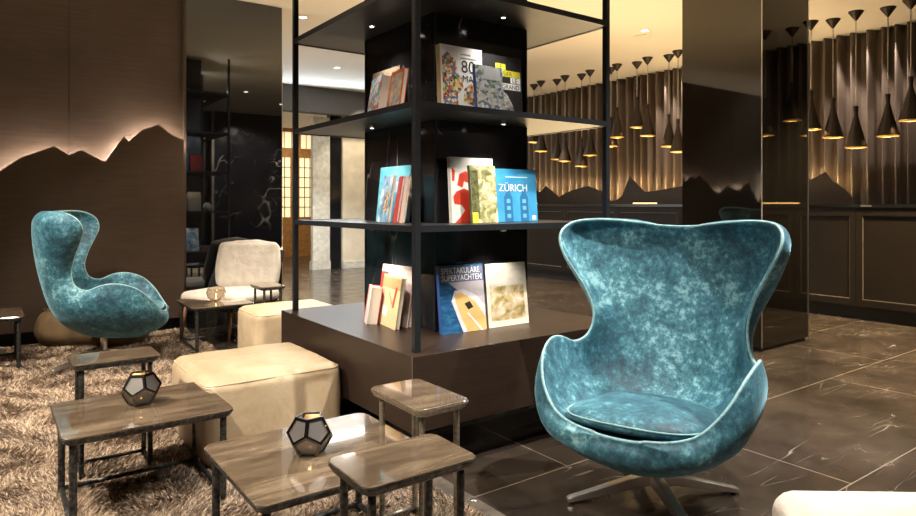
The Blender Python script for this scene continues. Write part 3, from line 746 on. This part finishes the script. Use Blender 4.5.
# ------------------------------------------------------------------ tables
RUGZ = .018
tab = {}
def table(kind, w, d, h, label, x, y, rz=0, group='lacquered side tables with hammered iron legs', rim='iron', name='side_table'):
    t = thing(name, label, 'table', (x,y,RUGZ), rz, group)
    h = h-RUGZ; r = .035 if w > .4 else .028
    bm = bmesh.new(); loft_rr(bm, [(w-.002,d-.002,r,h-.006),(w,d,r,h-.002),(w-.004,d-.004,r,h)])
    obj('tabletop', bm, M['horn'], t)
    bm = bmesh.new(); loft_rr(bm, [(w-.03,d-.03,r*.8,h-.030),(w-.012,d-.012,r,h-.024),(w+.002,d+.002,r,h-.010),(w+.002,d+.002,r,h-.006)])
    obj('rim', bm, M[rim], t)
    ix, iy = w/2-.035, d/2-.035; lr = .0125 if w > .4 or d > .4 else .010
    for sx_ in (-1,1):
        for sy_ in (-1,1):
            bm = bmesh.new(); n = 22; pts = []; rad = []
            for k in range(n):
                pts.append((sx_*ix,sy_*iy,(h-.03)*k/(n-1))); rad.append(lr*(1+.10*noise.noise(Vector((k*1.7,sx_*3+x*5,sy_*5+y*7)))))
            tube(bm, pts, rad, 10); obj('leg', bm, M[rim], t, True)
    sr = lr*.75
    for p in (((-ix,-iy,.02),(-ix,iy,.02)),((ix,-iy,.02),(ix,iy,.02)),((-ix,iy,.02),(ix,iy,.02))):
        bm = bmesh.new(); tube(bm, p, sr, 8); obj('stretcher', bm, M[rim], t, True)
    return t
table('big', .56, .48, .36, 'low brown lacquered table at front left holding a faceted candle holder', .48, 2.71)
table('small', .325, .21, .49, 'narrow taller table just behind the front left table, before the far teal chair', .44, 3.085)
table('big', .575, .53, .36, 'low square lacquered table at front centre holding a faceted candle holder', .845, 1.895)
table('small', .325, .215, .49, 'small taller table at the front, overlapping the square centre table', .852, 1.41)
table('small', .205, .325, .49, 'small square-looking table close to the bookcase plinth corner', 1.185, 1.86, rim='iron_light')
table('big', .56, .5, .37, 'low table at the left picture edge beside the far teal chair', -.065, 5.53)
table('big', .46, .55, .36, 'low table in front of the white cushioned lounge chair', 1.47, 5.305)
table('small', .20, .28, .49, 'small taller table standing right of the lounge chair behind the far pouf', 1.81, 5.06)

# ------------------------------------------------------------------ candle holders
def dodeca():
    bm = bmesh.new(); bmesh.ops.create_icosphere(bm, subdivisions=1, radius=1)
    cs = [f.calc_center_median().normalized() for f in bm.faces]
    fm = {}
    for i, f in enumerate(bm.faces): fm[f] = i
    faces = []
    for v in bm.verts:
        fs = list(v.link_faces); n = v.co.normalized(); c = sum((cs[fm[f]] for f in fs), Vector())/len(fs)
        a = (cs[fm[fs[0]]]-c).normalized(); b_ = n.cross(a)
        fs.sort(key=lambda f: math.atan2((cs[fm[f]]-c).dot(b_), (cs[fm[f]]-c).dot(a)))
        faces.append([fm[f] for f in fs])
    bm.free(); return cs, faces
DC, DF = dodeca()
def candle_holder(label, x, y, z, R, rz, tilt, group='faceted metal candle holders'):
    t = thing('candle_holder', label, 'candle holder', (x,y,z), 0, group)
    # sit on one pentagon
    cent = [sum((DC[i] for i in f), Vector())/5 for f in DF]
    q = cent[0].rotation_difference(Vector((0,0,-1))).to_matrix()
    rot = Matrix.Rotation(rz,3,'Z') @ q
    inr = cent[0].length*R
    V = [rot @ (c*R)+Vector((0,0,inr)) for c in DC]
    cw = [rot @ (c*R)+Vector((0,0,inr)) for c in cent]
    fr = bmesh.new(); pn = bmesh.new(); ctr = Vector((0,0,inr))
    for fi, f in enumerate(DF):
        P = [V[i] for i in f]; c = cw[fi]; nrm = (c-ctr).normalized()
        up = nrm.z > .95
        ins = [c+(p-c)*.80 for p in P]; insd = [p-nrm*.004 for p in ins]
        A = [fr.verts.new(p) for p in P]; Bv = [fr.verts.new(p) for p in ins]; Cv = [fr.verts.new(p) for p in insd]
        for k in range(5):
            k2 = (k+1)%5; fr.faces.new((A[k],A[k2],Bv[k2],Bv[k])); fr.faces.new((Bv[k],Bv[k2],Cv[k2],Cv[k]))
        if not up and nrm.z > -.95: pn.faces.new([pn.verts.new(p) for p in insd])
        if nrm.z < -.95: fr.faces.new([fr.verts.new(p) for p in insd])
    bmesh.ops.remove_doubles(fr, verts=fr.verts, dist=1e-5)
    obj('frame', fr, M['gunmetal'], t); obj('etched_pane', pn, M['etched'], t)
    return inr
def tea_light(label, x, y, z):
    t = thing('tea_light', label, 'candle', (x,y,z), 0, 'tea lights in the holders')
    bm = bmesh.new(); lathe(bm, [(0,0),(.019,0),(.019,.014),(.018,.014),(.018,.003),(0,.003)], 20); obj('cup', bm, M['chrome'], t, True)
    bm = bmesh.new(); lathe(bm, [(0,.0035),(.0175,.0035),(.0175,.011),(0,.0115)], 20); obj('wax', bm, M['wax'], t)
    bm = bmesh.new(); lathe(bm, [(0,.012),(.0035,.016),(.0045,.021),(.002,.03),(0,.036)], 10); obj('flame', bm, M['flame'], t, True)
    ld = bpy.data.lights.new('candle_light', 'POINT'); ld.energy = .5; ld.color = (1,.6,.25); ld.shadow_soft_size = .005
    o = bpy.data.objects.new('candle_light', ld); COL.objects.link(o); o.location = (x,y,z+.045)
x, y = at_depth(141, .77*650/200.); candle_holder('faceted gunmetal candle holder on the front left table', x, y, .3605, .075, .35, 0); tea_light('lit tea light in the holder on the front left table', x, y, .3655)
x, y = at_depth(310, .77*650/249.); candle_holder('faceted gunmetal candle holder on the square centre table', x, y, .3605, .073, 1.0, 0); tea_light('lit tea light in the holder on the square centre table', x, y, .3655)
x, y = at_depth(216, .77*650/97.)
t = thing('candle_holder', 'round smoked glass candle holder on the far table by the lounge chair', 'candle holder', (x,y,.3605))
bm = bmesh.new(); bmesh.ops.create_icosphere(bm, subdivisions=2, radius=.075)
for v in bm.verts:
    v.co.z += .068
    v.co.z = max(v.co.z, 0)
bmesh.ops.delete(bm, geom=[v for v in bm.verts if v.co.z > .128], context='VERTS')
o = obj('bowl', bm, M['smoked_glass'], t); o.modifiers.new('s','SOLIDIFY').thickness = .003
tea_light('lit tea light in the glass holder on the far table', x, y, .3655)

# ------------------------------------------------------------------ ottomans
def seam(W, D, z, r, parent, mat, rad=.004):
    bm = bmesh.new(); tube(bm, [(a,b_,z) for a, b_ in rrect(W,D,r,8)], rad, 6, closed=True)
    return obj('seam', bm, mat, parent, True)
def ottoman(label, x, y, w, d, h, rz, mat, seed, group=None, ztop_bulge=.012):
    t = thing('ottoman', label, 'pouf', (x,y,RUGZ), rz, group)
    bm = rounded_pad(w, d, h-RUGZ, .055, 34, ztop_bulge, .006, seed)
    obj('body', bm, mat, t, True)
    seam(w-.018, d-.018, h-RUGZ-.030+.006, .05, t, mat, .0045)
    return t
ottoman('large square beige leather pouf beside the front left table and the bookcase plinth', 1.045, 3.095, .63, .62, .39, 0, M['leather'], 1, 'square beige leather poufs')
ottoman('beige leather pouf farther back, behind the left corner of the plinth', 1.80, 4.60, .62, .46, .385, 0, M['leather'], 9, 'square beige leather poufs')
# brown pouf behind the far egg chair
cx_, cy_ = at_depth(94, 5.20)
t = thing('floor_pouf', 'slumped brown leather pouf on the rug behind the far teal egg chair', 'pouf', (cx_,cy_,RUGZ), -math.radians(36))
obj('body', rounded_pad(.82,.42,.31,.12,28,.03,.012,4,.12), M['leather_brown'], t, True)
seam(.70,.30,.285,.09,t,M['leather_brown'])

# white seat pad bottom right
x, y = at_depth(978, 1.37)
t = thing('seat_stool', 'white cushioned stool at the bottom right corner, cut by the frame', 'stool', (x,y,0), math.radians(-36-3))
# footprint: its far-left corner sits at pixel (780,492)
obj('cushion', rounded_pad(.70,.52,.13,.055,26,.012,.004,7), M['linen'], t, True, (0.02,0,.295))
obj('base', B(-.30,.33,-.22,.22,.20,.295), M['black_steel'], t)
for sx_ in (-.27,.29):
    for sy_ in (-.19,.19):
        bm = bmesh.new(); tube(bm, [(sx_,sy_,0),(sx_,sy_,.2)], .014, 10); obj('leg', bm, M['black_steel'], t)

# ------------------------------------------------------------------ egg chairs
def catmull(P, n):
    P = [Vector(p) for p in P]; out = []
    m = len(P)-1
    for i in range(n+1):
        u = i/n*m; k = min(int(u), m-1); f = u-k
        p0, p1, p2, p3 = P[max(k-1,0)], P[k], P[k+1], P[min(k+2,m)]
        out.append(.5*((2*p1)+(p2-p0)*f+(2*p0-5*p1+4*p2-p3)*f*f+(3*p1-p0-3*p2+p3)*f**3))
    return out
CEN = [(0,.386,.346),(0,.378,.338),(0,.355,.312),(0,.26,.270),(0,.14,.255),(0,.00,.255),(0,-.12,.280),(0,-.225,.345),(0,-.285,.44),(0,-.320,.56),(0,-.345,.68),(0,-.362,.80),(0,-.370,.90),(0,-.368,.965),(0,-.362,.995),(0,-.357,1.012),(0,-.352,1.022)]
RIM = [(.085,.385,.350),(.165,.377,.360),(.245,.350,.390),(.312,.30,.465),(.352,.22,.545),(.370,.12,.582),(.368,.03,.578),(.340,-.06,.545),(.308,-.135,.575),(.296,-.165,.665),(.325,-.145,.77),(.370,-.110,.86),(.408,-.085,.935),(.425,-.105,1.00),(.400,-.170,1.040),(.325,-.245,1.050),(.21,-.310,1.042),(.10,-.340,1.028)]
NS, NU = 64, 20
def shell_grid():
    C = catmull(CEN, NS); R = catmull(RIM, NS); g = []
    for i, (c, r_) in enumerate(zip(C, R)):
        half = []
        for k in range(NU+1):
            t = k/NU
            p0 = c; p3 = r_
            back = min(1, max(0, (c.z-.45)/.3))
            p1 = Vector((r_.x*(.46+.21*back), c.y+.0*(r_.y-c.y), c.z+.02*(r_.z-c.z)))
            p2 = Vector((r_.x*(.97+.05*back), c.y+(.42+.0*back)*(r_.y-c.y), c.z+(.42+.06*back)*(r_.z-c.z)))
            half.append((1-t)**3*p0+3*(1-t)**2*t*p1+3*(1-t)*t*t*p2+t**3*p3)
        row = [Vector((-p.x,p.y,p.z)) for p in half[:0:-1]]+half
        g.append(row)
    return g
def egg_chair(label, x, y, rz, base_rz, z, mat, swivel=None):
    t = thing('egg_chair', label, 'armchair', (x,y,z), rz, 'teal velvet egg chairs')
    g = shell_grid(); nr, nc = len(g), len(g[0])
    nor = [[None]*nc for _ in range(nr)]
    for i in range(nr):
        for j in range(nc):
            a = g[min(i+1,nr-1)][j]-g[max(i-1,0)][j]; b_ = g[i][min(j+1,nc-1)]-g[i][max(j-1,0)]
            n = a.cross(b_); n.normalize()
            nor[i][j] = n
    cref = Vector((0,.15,.62))
    for i in range(nr):
        for j in range(nc):
            if nor[i][j].dot(g[i][j]-cref) < 0: nor[i][j] = -nor[i][j]
    for it in range(10):
        nn = [[None]*nc for _ in range(nr)]
        for i in range(nr):
            for j in range(nc):
                v = Vector()
                for di, dj in ((0,0),(1,0),(-1,0),(0,1),(0,-1)):
                    a_, b2 = min(max(i+di,0),nr-1), min(max(j+dj,0),nc-1)
                    wgt = .25 if (a_ < 7 or a_ > nr-8) and (b2 < 4 or b2 > nc-5) else 1
                    v += nor[a_][b2]*wgt
                nn[i][j] = v.normalized()
        nor = nn
    loop = [(0,j) for j in range(nc)]+[(i,nc-1) for i in range(1,nr)]+[(nr-1,j) for j in range(nc-2,-1,-1)]+[(i,0) for i in range(nr-2,0,-1)]
    n = len(loop); ln = [nor[i][j].copy() for i, j in loop]
    for it in range(60): ln = [(ln[k-1]+ln[k]*2+ln[(k+1)%n]).normalized() for k in range(n)]
    for (i, j), v in zip(loop, ln): nor[i][j] = v
    lo = []
    for k, (i, j) in enumerate(loop):
        (i1,j1), (i0,j0) = loop[(k+1)%n], loop[k-1]
        v = (g[i1][j1]-g[i0][j0]).normalized().cross(nor[i][j]).normalized()
        ii = min(max(i, 4), nr-5); jj = min(max(j, 3), nc-4)
        if v.dot(g[i][j]-g[ii][jj]) < 0: v = -v
        lo.append(v)
    for it in range(40): lo = [(lo[k-1]+lo[k]*2+lo[(k+1)%n]).normalized() for k in range(n)]
    # outer: away from the sitter
    bm = bmesh.new(); IN = []; OUT = []
    for i in range(nr):
        ri, ro = [], []
        for j in range(nc):
            e = min(min(i, nr-1-i)/10, min(j, nc-1-j)/7, 1.0); e = math.sin(e*PI/2)
            s = i/(nr-1); low = max(0, 1-abs(s-.22)/.24)
            th = .020+e*(.026+.045*low)
            ri.append(bm.verts.new(g[i][j])); ro.append(bm.verts.new(g[i][j]+nor[i][j]*th))
        IN.append(ri); OUT.append(ro)
    for i in range(nr-1):
        for j in range(nc-1):
            bm.faces.new((IN[i][j],IN[i+1][j],IN[i+1][j+1],IN[i][j+1])); bm.faces.new((OUT[i][j],OUT[i][j+1],OUT[i+1][j+1],OUT[i+1][j]))
    loop = [(0,j) for j in range(nc)]+[(i,nc-1) for i in range(1,nr)]+[(nr-1,j) for j in range(nc-2,-1,-1)]+[(i,0) for i in range(nr-2,0,-1)]
    n = len(loop); rimv = []
    for k, (i, j) in enumerate(loop):
        p, q = IN[i][j].co, OUT[i][j].co
        (i1,j1), (i0,j0) = loop[(k+1)%n], loop[k-1]
        tg = (g[i1][j1]-g[i0][j0]).normalized(); o_ = tg.cross(q-p).normalized()
        cen = (p+q)/2
        # outward: away from the grid interior
        ii = min(max(i, 2), nr-3); jj = min(max(j, 2), nc-3)
        o_ = lo[k]
        rimv.append([bm.verts.new(p+(q-p)*.18+o_*.007), bm.verts.new(cen+o_*.011), bm.verts.new(p+(q-p)*.82+o_*.007)])
    for k in range(n):
        k2 = (k+1)%n; (i,j), (i2,j2) = loop[k], loop[k2]
        ch1 = [IN[i][j]]+rimv[k]+[OUT[i][j]]; ch2 = [IN[i2][j2]]+rimv[k2]+[OUT[i2][j2]]
        for a in range(4): bm.faces.new((ch1[a],ch1[a+1],ch2[a+1],ch2[a]))
    pip = [v[0].co.copy() for v in rimv]
    pip2 = [v[2].co.copy() for v in rimv]
    sh = obj('shell', bm, mat, t, True)
    bm = bmesh.new(); tube(bm, [(a+b_)/2 for a, b_ in zip(pip, pip2)], .0055, 6, closed=True); obj('piping', bm, M['piping'], t, True)
        # seat cushion: rounded trapezoid pad
    bm = bmesh.new(); nr2, nc2 = 14, 56; top = []; cy0 = .098
    def outline(a, k):
        c, s = math.cos(a), math.sin(a)
        e = 2/3.2; X = .250*math.copysign(abs(c)**e, c); Y = .285*math.copysign(abs(s)**e, s)
        X *= 1-.10*(-Y/.275)if Y < 0 else 1+.02
        return X*k, Y*k+cy0
    prof = [(0,.075),(.35,.074),(.6,.070),(.8,.062),(.92,.050),(.985,.036),(1.0,.022),(.985,.010),(.93,.0),(.0,.0)]
    rings = []
    for k, zt in prof:
        if k == 0: rings.append([bm.verts.new((0,cy0,zt))]); continue
        rg = []
        for m in range(nc2):
            X, Y = outline(2*PI*m/nc2, k)
            zb = .324+.030*(Y-cy0)/.275+ .012*noise.noise(Vector((X*6,Y*6,0)))*k
            rg.append(bm.verts.new((X, Y, zb+zt)))
        rings.append(rg)
    rings[0][0].co.z += .324; rings[-1][0].co.z += .324
    for A, C in zip(rings, rings[1:]):
        for m in range(nc2):
            m2 = (m+1)%nc2
            if len(A) == 1: bm.faces.new((A[0],C[m],C[m2]))
            elif len(C) == 1: bm.faces.new((A[m],A[m2],C[0]))
            else: bm.faces.new((A[m],A[m2],C[m2],C[m]))
    cu_ = obj('seat_cushion', bm, mat, t, True)
    bm = bmesh.new(); tube(bm, [(*outline(2*PI*m/60,1.0), .324+.030*(outline(2*PI*m/60,1.0)[1]-cy0)/.275+.030) for m in range(60)], .003, 6, closed=True)
    obj('cushion_piping', bm, M['piping'], cu_, True)
    bm = bmesh.new(); lathe(bm, [(0,.075),(.030,.075),(.032,.09),(.021,.105),(.021,.20),(.05,.215),(.05,.235),(0,.235)], 24)
    obj('pedestal', bm, M['chrome'], t, True)
    for k in range(4):
        a = base_rz-rz+k*PI/2; bm = bmesh.new()
        secs = [(.0,.026,.100,.060),(.08,.024,.088,.050),(.20,.021,.058,.028),(.33,.019,.026,.008),(.345,.015,.020,.006)]
        rg = []
        for q, hw, zt, zb in secs:
            rg.append([bm.verts.new((q*math.cos(a)-s_*math.sin(a), q*math.sin(a)+s_*math.cos(a), zq)) for s_, zq in ((-hw,zb),(hw,zb),(hw*.8,zt),(-hw*.8,zt))])
        for A, C in zip(rg, rg[1:]):
            for m in range(4): bm.faces.new((A[m],A[(m+1)%4],C[(m+1)%4],C[m]))
        bm.faces.new(rg[0][::-1]); bm.faces.new(rg[-1])
        lg = bevel_mod(obj('base_leg', bm, M['chrome'], t), .003)
        bm = bmesh.new(); lathe(bm, [(0,0),(.010,0),(.010,.009),(0,.009)], 12, (.325*math.cos(a),.325*math.sin(a))); obj('glide', bm, M['black_steel'], lg)
    return t
def face_rz(fr, ff):
    fx = fr*FY+ff*FX; fy = -fr*FX+ff*FY
    return math.atan2(-fx, fy)
x, y = at_depth(654, 2.50)
egg_chair('large teal velvet egg chair on the marble floor in the right foreground', x, y, face_rz(-.55,-.835), math.radians(-36+7), 0, M['velvet'])
x, y = at_depth(104, 4.55)
egg_chair('far teal velvet egg chair on the rug at left, seen from its side', x, y, face_rz(1.0,.42), math.radians(20), RUGZ, M['velvet2'])

# ------------------------------------------------------------------ lounge chair with white cushions
lx, ly = 1.74, 5.73
lc = thing('lounge_chair', 'low dark lounge chair with white cushions before the tall black mirror', 'armchair', (lx,ly,RUGZ), math.radians(-62))
for sx_ in (-1,1):
    for (yy, top) in ((-.27,.30),(.26,.36)):
        bm = bmesh.new(); tube(bm, [(sx_*.27,yy-.04*(1 if yy<0 else -1),0),(sx_*.25,yy,top)], [.012,.02], 10); obj('leg', bm, M['walnut'], lc, True)
bevel_mod(obj('seat_frame', B(-.29,.29,-.29,.29,.225,.262), M['black_steel'], lc), .008)
obj('seat_cushion', rounded_pad(.60,.60,.11,.05,18,.012,.004,2), M['linen'], lc, True, (0,-.02,.262))
o = obj('backrest', B(-.22,.22,-.015,.015,0,.44), M['black_steel'], lc, False, (0,.27,.27)); o.rotation_euler = (math.radians(-18),0,0); bevel_mod(o, .01)
# ------------------------------------------------------------------ cushion and throw (loose things)
ca, sa = math.cos(math.radians(-62)), math.sin(math.radians(-62))
def lw(a, b_): return (lx+ca*a-sa*b_, ly+sa*a+ca*b_)
px_, py_ = lw(.0,.165)
o = obj('back_cushion', rounded_pad(.52,.11,.40,.035,24,.028,.012,5), M['linen'], None, True)
o.location = (px_, py_, RUGZ+.374); o.rotation_euler = (Matrix.Rotation(math.radians(-34),3,'Z') @ Matrix.Rotation(math.radians(-17),3,'X')).to_euler()
tag(o, 'crumpled white linen cushion leaning against the lounge chair back', 'cushion')
bm = rounded_pad(.24,.07,.42,.03,22,.0,.016,8)
o = obj('fur_throw', bm, M['fur'], None, True)
fx_, fy_ = lw(-.27,.10)
o.location = (fx_, fy_, RUGZ+.33); o.rotation_euler = (Matrix.Rotation(math.radians(-62),3,'Z') @ Matrix.Rotation(math.radians(-22),3,'X')).to_euler()
tag(o, 'black fur throw draped over the left side of the lounge chair back', 'throw')

# ------------------------------------------------------------------ rug and border
struct(obj('trim_4', B(1.43,1.52,-1.55,BY0+.3,.0002,.004), M['strip']))
fx_, fy_ = at_depth(474, 734.5/297)
s = thing('floor_socket', 'small round metal floor socket cover in the bronze strip', 'socket', (fx_,fy_,.004))
bm = bmesh.new(); lathe(bm, [(.014,0),(.013,.003),(0,.004)], 20); obj('cap', bm, M['chrome'], s, True)
rug = thing('rug', 'large shaggy beige and brown rug under the tables and poufs', 'rug', (0,0,0))
obj('backing', B(-3.0,1.43,-1.0,6.14,.0005,.008), M['rug_back'], rug)
def pile():
    rng = np.random.default_rng(3)
    n = 330000
    # denser close to where the photograph looks
    d = 1.25+rng.random(n)**1.25*5.2; u = (rng.random(n)*1.15-1.0)
    px = CX+(u*(CX+60))
    xr = (px-CX)/FPX*d
    X = FX*d+FY*xr; Y = FY*d-FX*xr
    ok = (X < 1.425) & (Y < 6.13) & (Y > -.95) & (X > -2.95)
    ok &= ~((X > .79) & (X < 1.31) & (Y > 2.86) & (Y < 3.34))
    X, Y, d = X[ok], Y[ok], d[ok]
    # a thin even cover elsewhere so the rug is whole from other viewpoints
    m = 60000; X2 = rng.random(m)*4.42-2.95+0; Y2 = rng.random(m)*7.05-.93
    k = X2 < 1.425; X = np.concatenate([X, X2[k]]); Y = np.concatenate([Y, Y2[k]]); d = np.concatenate([d, np.full(k.sum(), 4.0)])
    n = len(X)
    # smooth direction field that clumps the tufts
    a = 2.2*np.sin(X*9+1.3*np.sin(Y*7))+2.0*np.cos(Y*8+1.7*np.sin(X*6))+rng.normal(0,.8,n)
    hgt = (.020+.010*rng.random(n))*(1+.35*np.sin(X*13+Y*5)*np.sin(Y*11-X*4)); wd = (.0016+.0009*d*.6)
    lean_ = .012+.012*rng.random(n)
    dx, dy = np.cos(a), np.sin(a)
    b = rng.random(n)*2*np.pi; wx, wy = np.cos(b)*wd, np.sin(b)*wd
    z0 = .006
    V = np.empty((n,5,3), np.float32)
    V[:,0] = np.stack([X-wx, Y-wy, np.full(n,z0)],1); V[:,1] = np.stack([X+wx, Y+wy, np.full(n,z0)],1)
    mx, my, mz = X+dx*lean_*.4, Y+dy*lean_*.4, z0+hgt*.62
    V[:,2] = np.stack([mx+wx*.9, my+wy*.9, mz],1); V[:,3] = np.stack([mx-wx*.9, my-wy*.9, mz],1)
    V[:,4] = np.stack([X+dx*lean_*1.2, Y+dy*lean_*1.2, z0+hgt*.95],1)
    V[:,:,0] = np.minimum(V[:,:,0], 1.432)
    me = bpy.data.meshes.new('pile'); me.vertices.add(n*5); me.vertices.foreach_set('co', V.ravel())
    base = np.arange(n)*5
    li = np.stack([base,base+1,base+2,base+3,base+3,base+2,base+4],1).ravel().astype(np.int32)
    me.loops.add(n*7); me.loops.foreach_set('vertex_index', li)
    ls = np.stack([np.arange(n)*7, np.arange(n)*7+4],1).ravel().astype(np.int32)
    me.polygons.add(n*2); me.polygons.foreach_set('loop_start', ls)
    me.update(calc_edges=True)
    o = obj('pile', me, M['pile'], rug); o['kind'] = 'stuff'; o['label'] = 'shaggy beige brown tufts'
pile()

# ------------------------------------------------------------------ lights
x, y = at_depth(303, 6.67)
W1 = (1,.87,.72)
downlight(x, y, 'small bright recessed downlight in the ceiling by the left bookcase post', power=60)
downlight(-1.3, 3.2, 'recessed downlight above the left side of the rug', (.3,3.6,0), 640, 75, rad=.035, col=W1)
downlight(-.9, 1.2, 'recessed downlight above the near left of the rug', (.6,2.0,0), 400, 75, rad=.035, col=W1)
downlight(.2, .6, 'recessed downlight above the near tables', (1.1,2.6,.3), 170, 60, rad=.035, col=W1)
downlight(-.5, 3.6, 'added downlight out of view, brightening the far teal chair', (.55,4.8,.55), 230, 48, rad=.035, col=W1)  # extra spot put in to lift the far chair's velvet
downlight(.2, 4.9, 'recessed downlight above the far teal chair', (.7,5.0,0), 110, 70, rad=.035, col=W1)
downlight(1.2, 4.3, 'recessed downlight above the lounge chair group', (1.6,5.4,.2), 110, 70, rad=.035, col=W1)
downlight(2.35, .75, 'recessed downlight in front of the large teal chair', (2.2,1.65,.4), 430, 62, rad=.035, col=(1,.93,.84))
downlight(3.6, 1.2, 'recessed downlight right of the large teal chair', (2.5,1.7,.4), 330, 62, rad=.035, col=(1,.93,.84))
downlight(4.1, 2.4, 'recessed downlight above the marble before the mirrored column', (4.3,2.1,0), 380, 85, col=(1,.9,.78))
downlight(6.0, 1.4, 'recessed downlight above the floor before the sideboard', (5.7,1.9,0), 1300, 85, col=(1,.78,.48))
downlight(6.2, 3.1, 'recessed downlight above the marble beside the mirrored column', (5.95,2.5,0), 600, 70, col=(1,.74,.42))
downlight(6.2, 7.0, 'recessed downlight above the far end of the sideboard', (6.1,6.8,0), 420, 80, col=(1,.76,.46))
downlight(5.9, 4.6, 'recessed downlight behind the mirrored column', (5.6,4.6,0), 340, 85, col=(1,.78,.50))
downlight(4.6, 6.4, 'recessed downlight above the marble between bookcase and sideboard', (4.6,6.0,0), 460, 85, col=(1,.82,.58))
downlight(3.4, 5.2, 'recessed downlight above the marble left of the bookcase', (3.2,5.0,0), 420, 85, col=(1,.93,.84))
downlight(5.2, 9.6, 'recessed downlight close to the grey beam', (5.3,10.3,1.2), 90, 70, col=(1,.86,.66))
downlight(4.0, 8.4, 'recessed downlight above the lobby floor', None, 620, 110, col=(.95,.96,1))
downlight(4.6, .2, 'recessed downlight before the black marble slab', (4.4,-1.45,1.3), 1500, 75)
# curtain washers
for Y in (3.35, 3.15, 2.85, 2.6, 5.5, 5.75): lamp_spot('curtain_washer', (7.74, Y, CEIL-.02), (7.93, Y, 0), 150, 40, .6, (1,.88,.78), .03)
# uplight cove on top of the sideboard at the curtain foot, washing curtain and ceiling
area('cove_uplight', (7.60, 4.2, 1.15), (7.35, 4.2, 3.05), 290, .06, 10.5, (1,.71,.37))
# lobby area lights, no fixtures modelled
area('added_lobby_fill', (4.2, 9.9, 2.62), (3.8, 7.4, 3.05), 38, 3.2, .08, (.72,.86,1))  # added unseen source that makes the lobby ceiling brighter and bluer
area('lobby_far', (4.8, 12.0, 2.7), (4.8, 12.0, 0), 60, 1.6, 1.6, (1,.86,.66))
area('lobby_floor', (4.4, 8.2, CEIL-.02), (4.4, 8.2, 0), 60, 1.5, 1.5, (1,.95,.88))

for (ax, ay, e) in ((1.55,2.40,45),(2.48,2.40,45),(1.55,3.42,45),(2.48,3.42,35)):  # added unseen spots aimed up to lift the lounge ceiling, no fixtures
    lamp_spot('added_ceiling_fill', (ax,ay,2.62), (ax+.4*(1 if ax>2 else -1),ay+.4*(1 if ay>3 else -1),3.05), e*.35, 140, .5, (1,.88,.72), .05)
world = bpy.data.worlds.new('world'); scn.world = world; world.use_nodes = True
world.node_tree.nodes['Background'].inputs[0].default_value = (.05,.045,.04,1)
world.node_tree.nodes['Background'].inputs[1].default_value = .3

# ------------------------------------------------------------------ camera
cd = bpy.data.cameras.new('camera'); cam = bpy.data.objects.new('camera', cd); COL.objects.link(cam)
cam.location = (0,0,HC); cam.rotation_euler = (PI/2,0,math.radians(-36))
cd.sensor_width = 36; cd.lens = FPX/916*36; cd.shift_y = (HY-258)/916; cd.clip_start = .02
scn.camera = cam
scn.view_settings.view_transform = 'Standard'; scn.view_settings.look = 'None'; scn.view_settings.gamma = 1
scn.view_settings.use_curve_mapping = False; scn.view_settings.exposure = 0.0
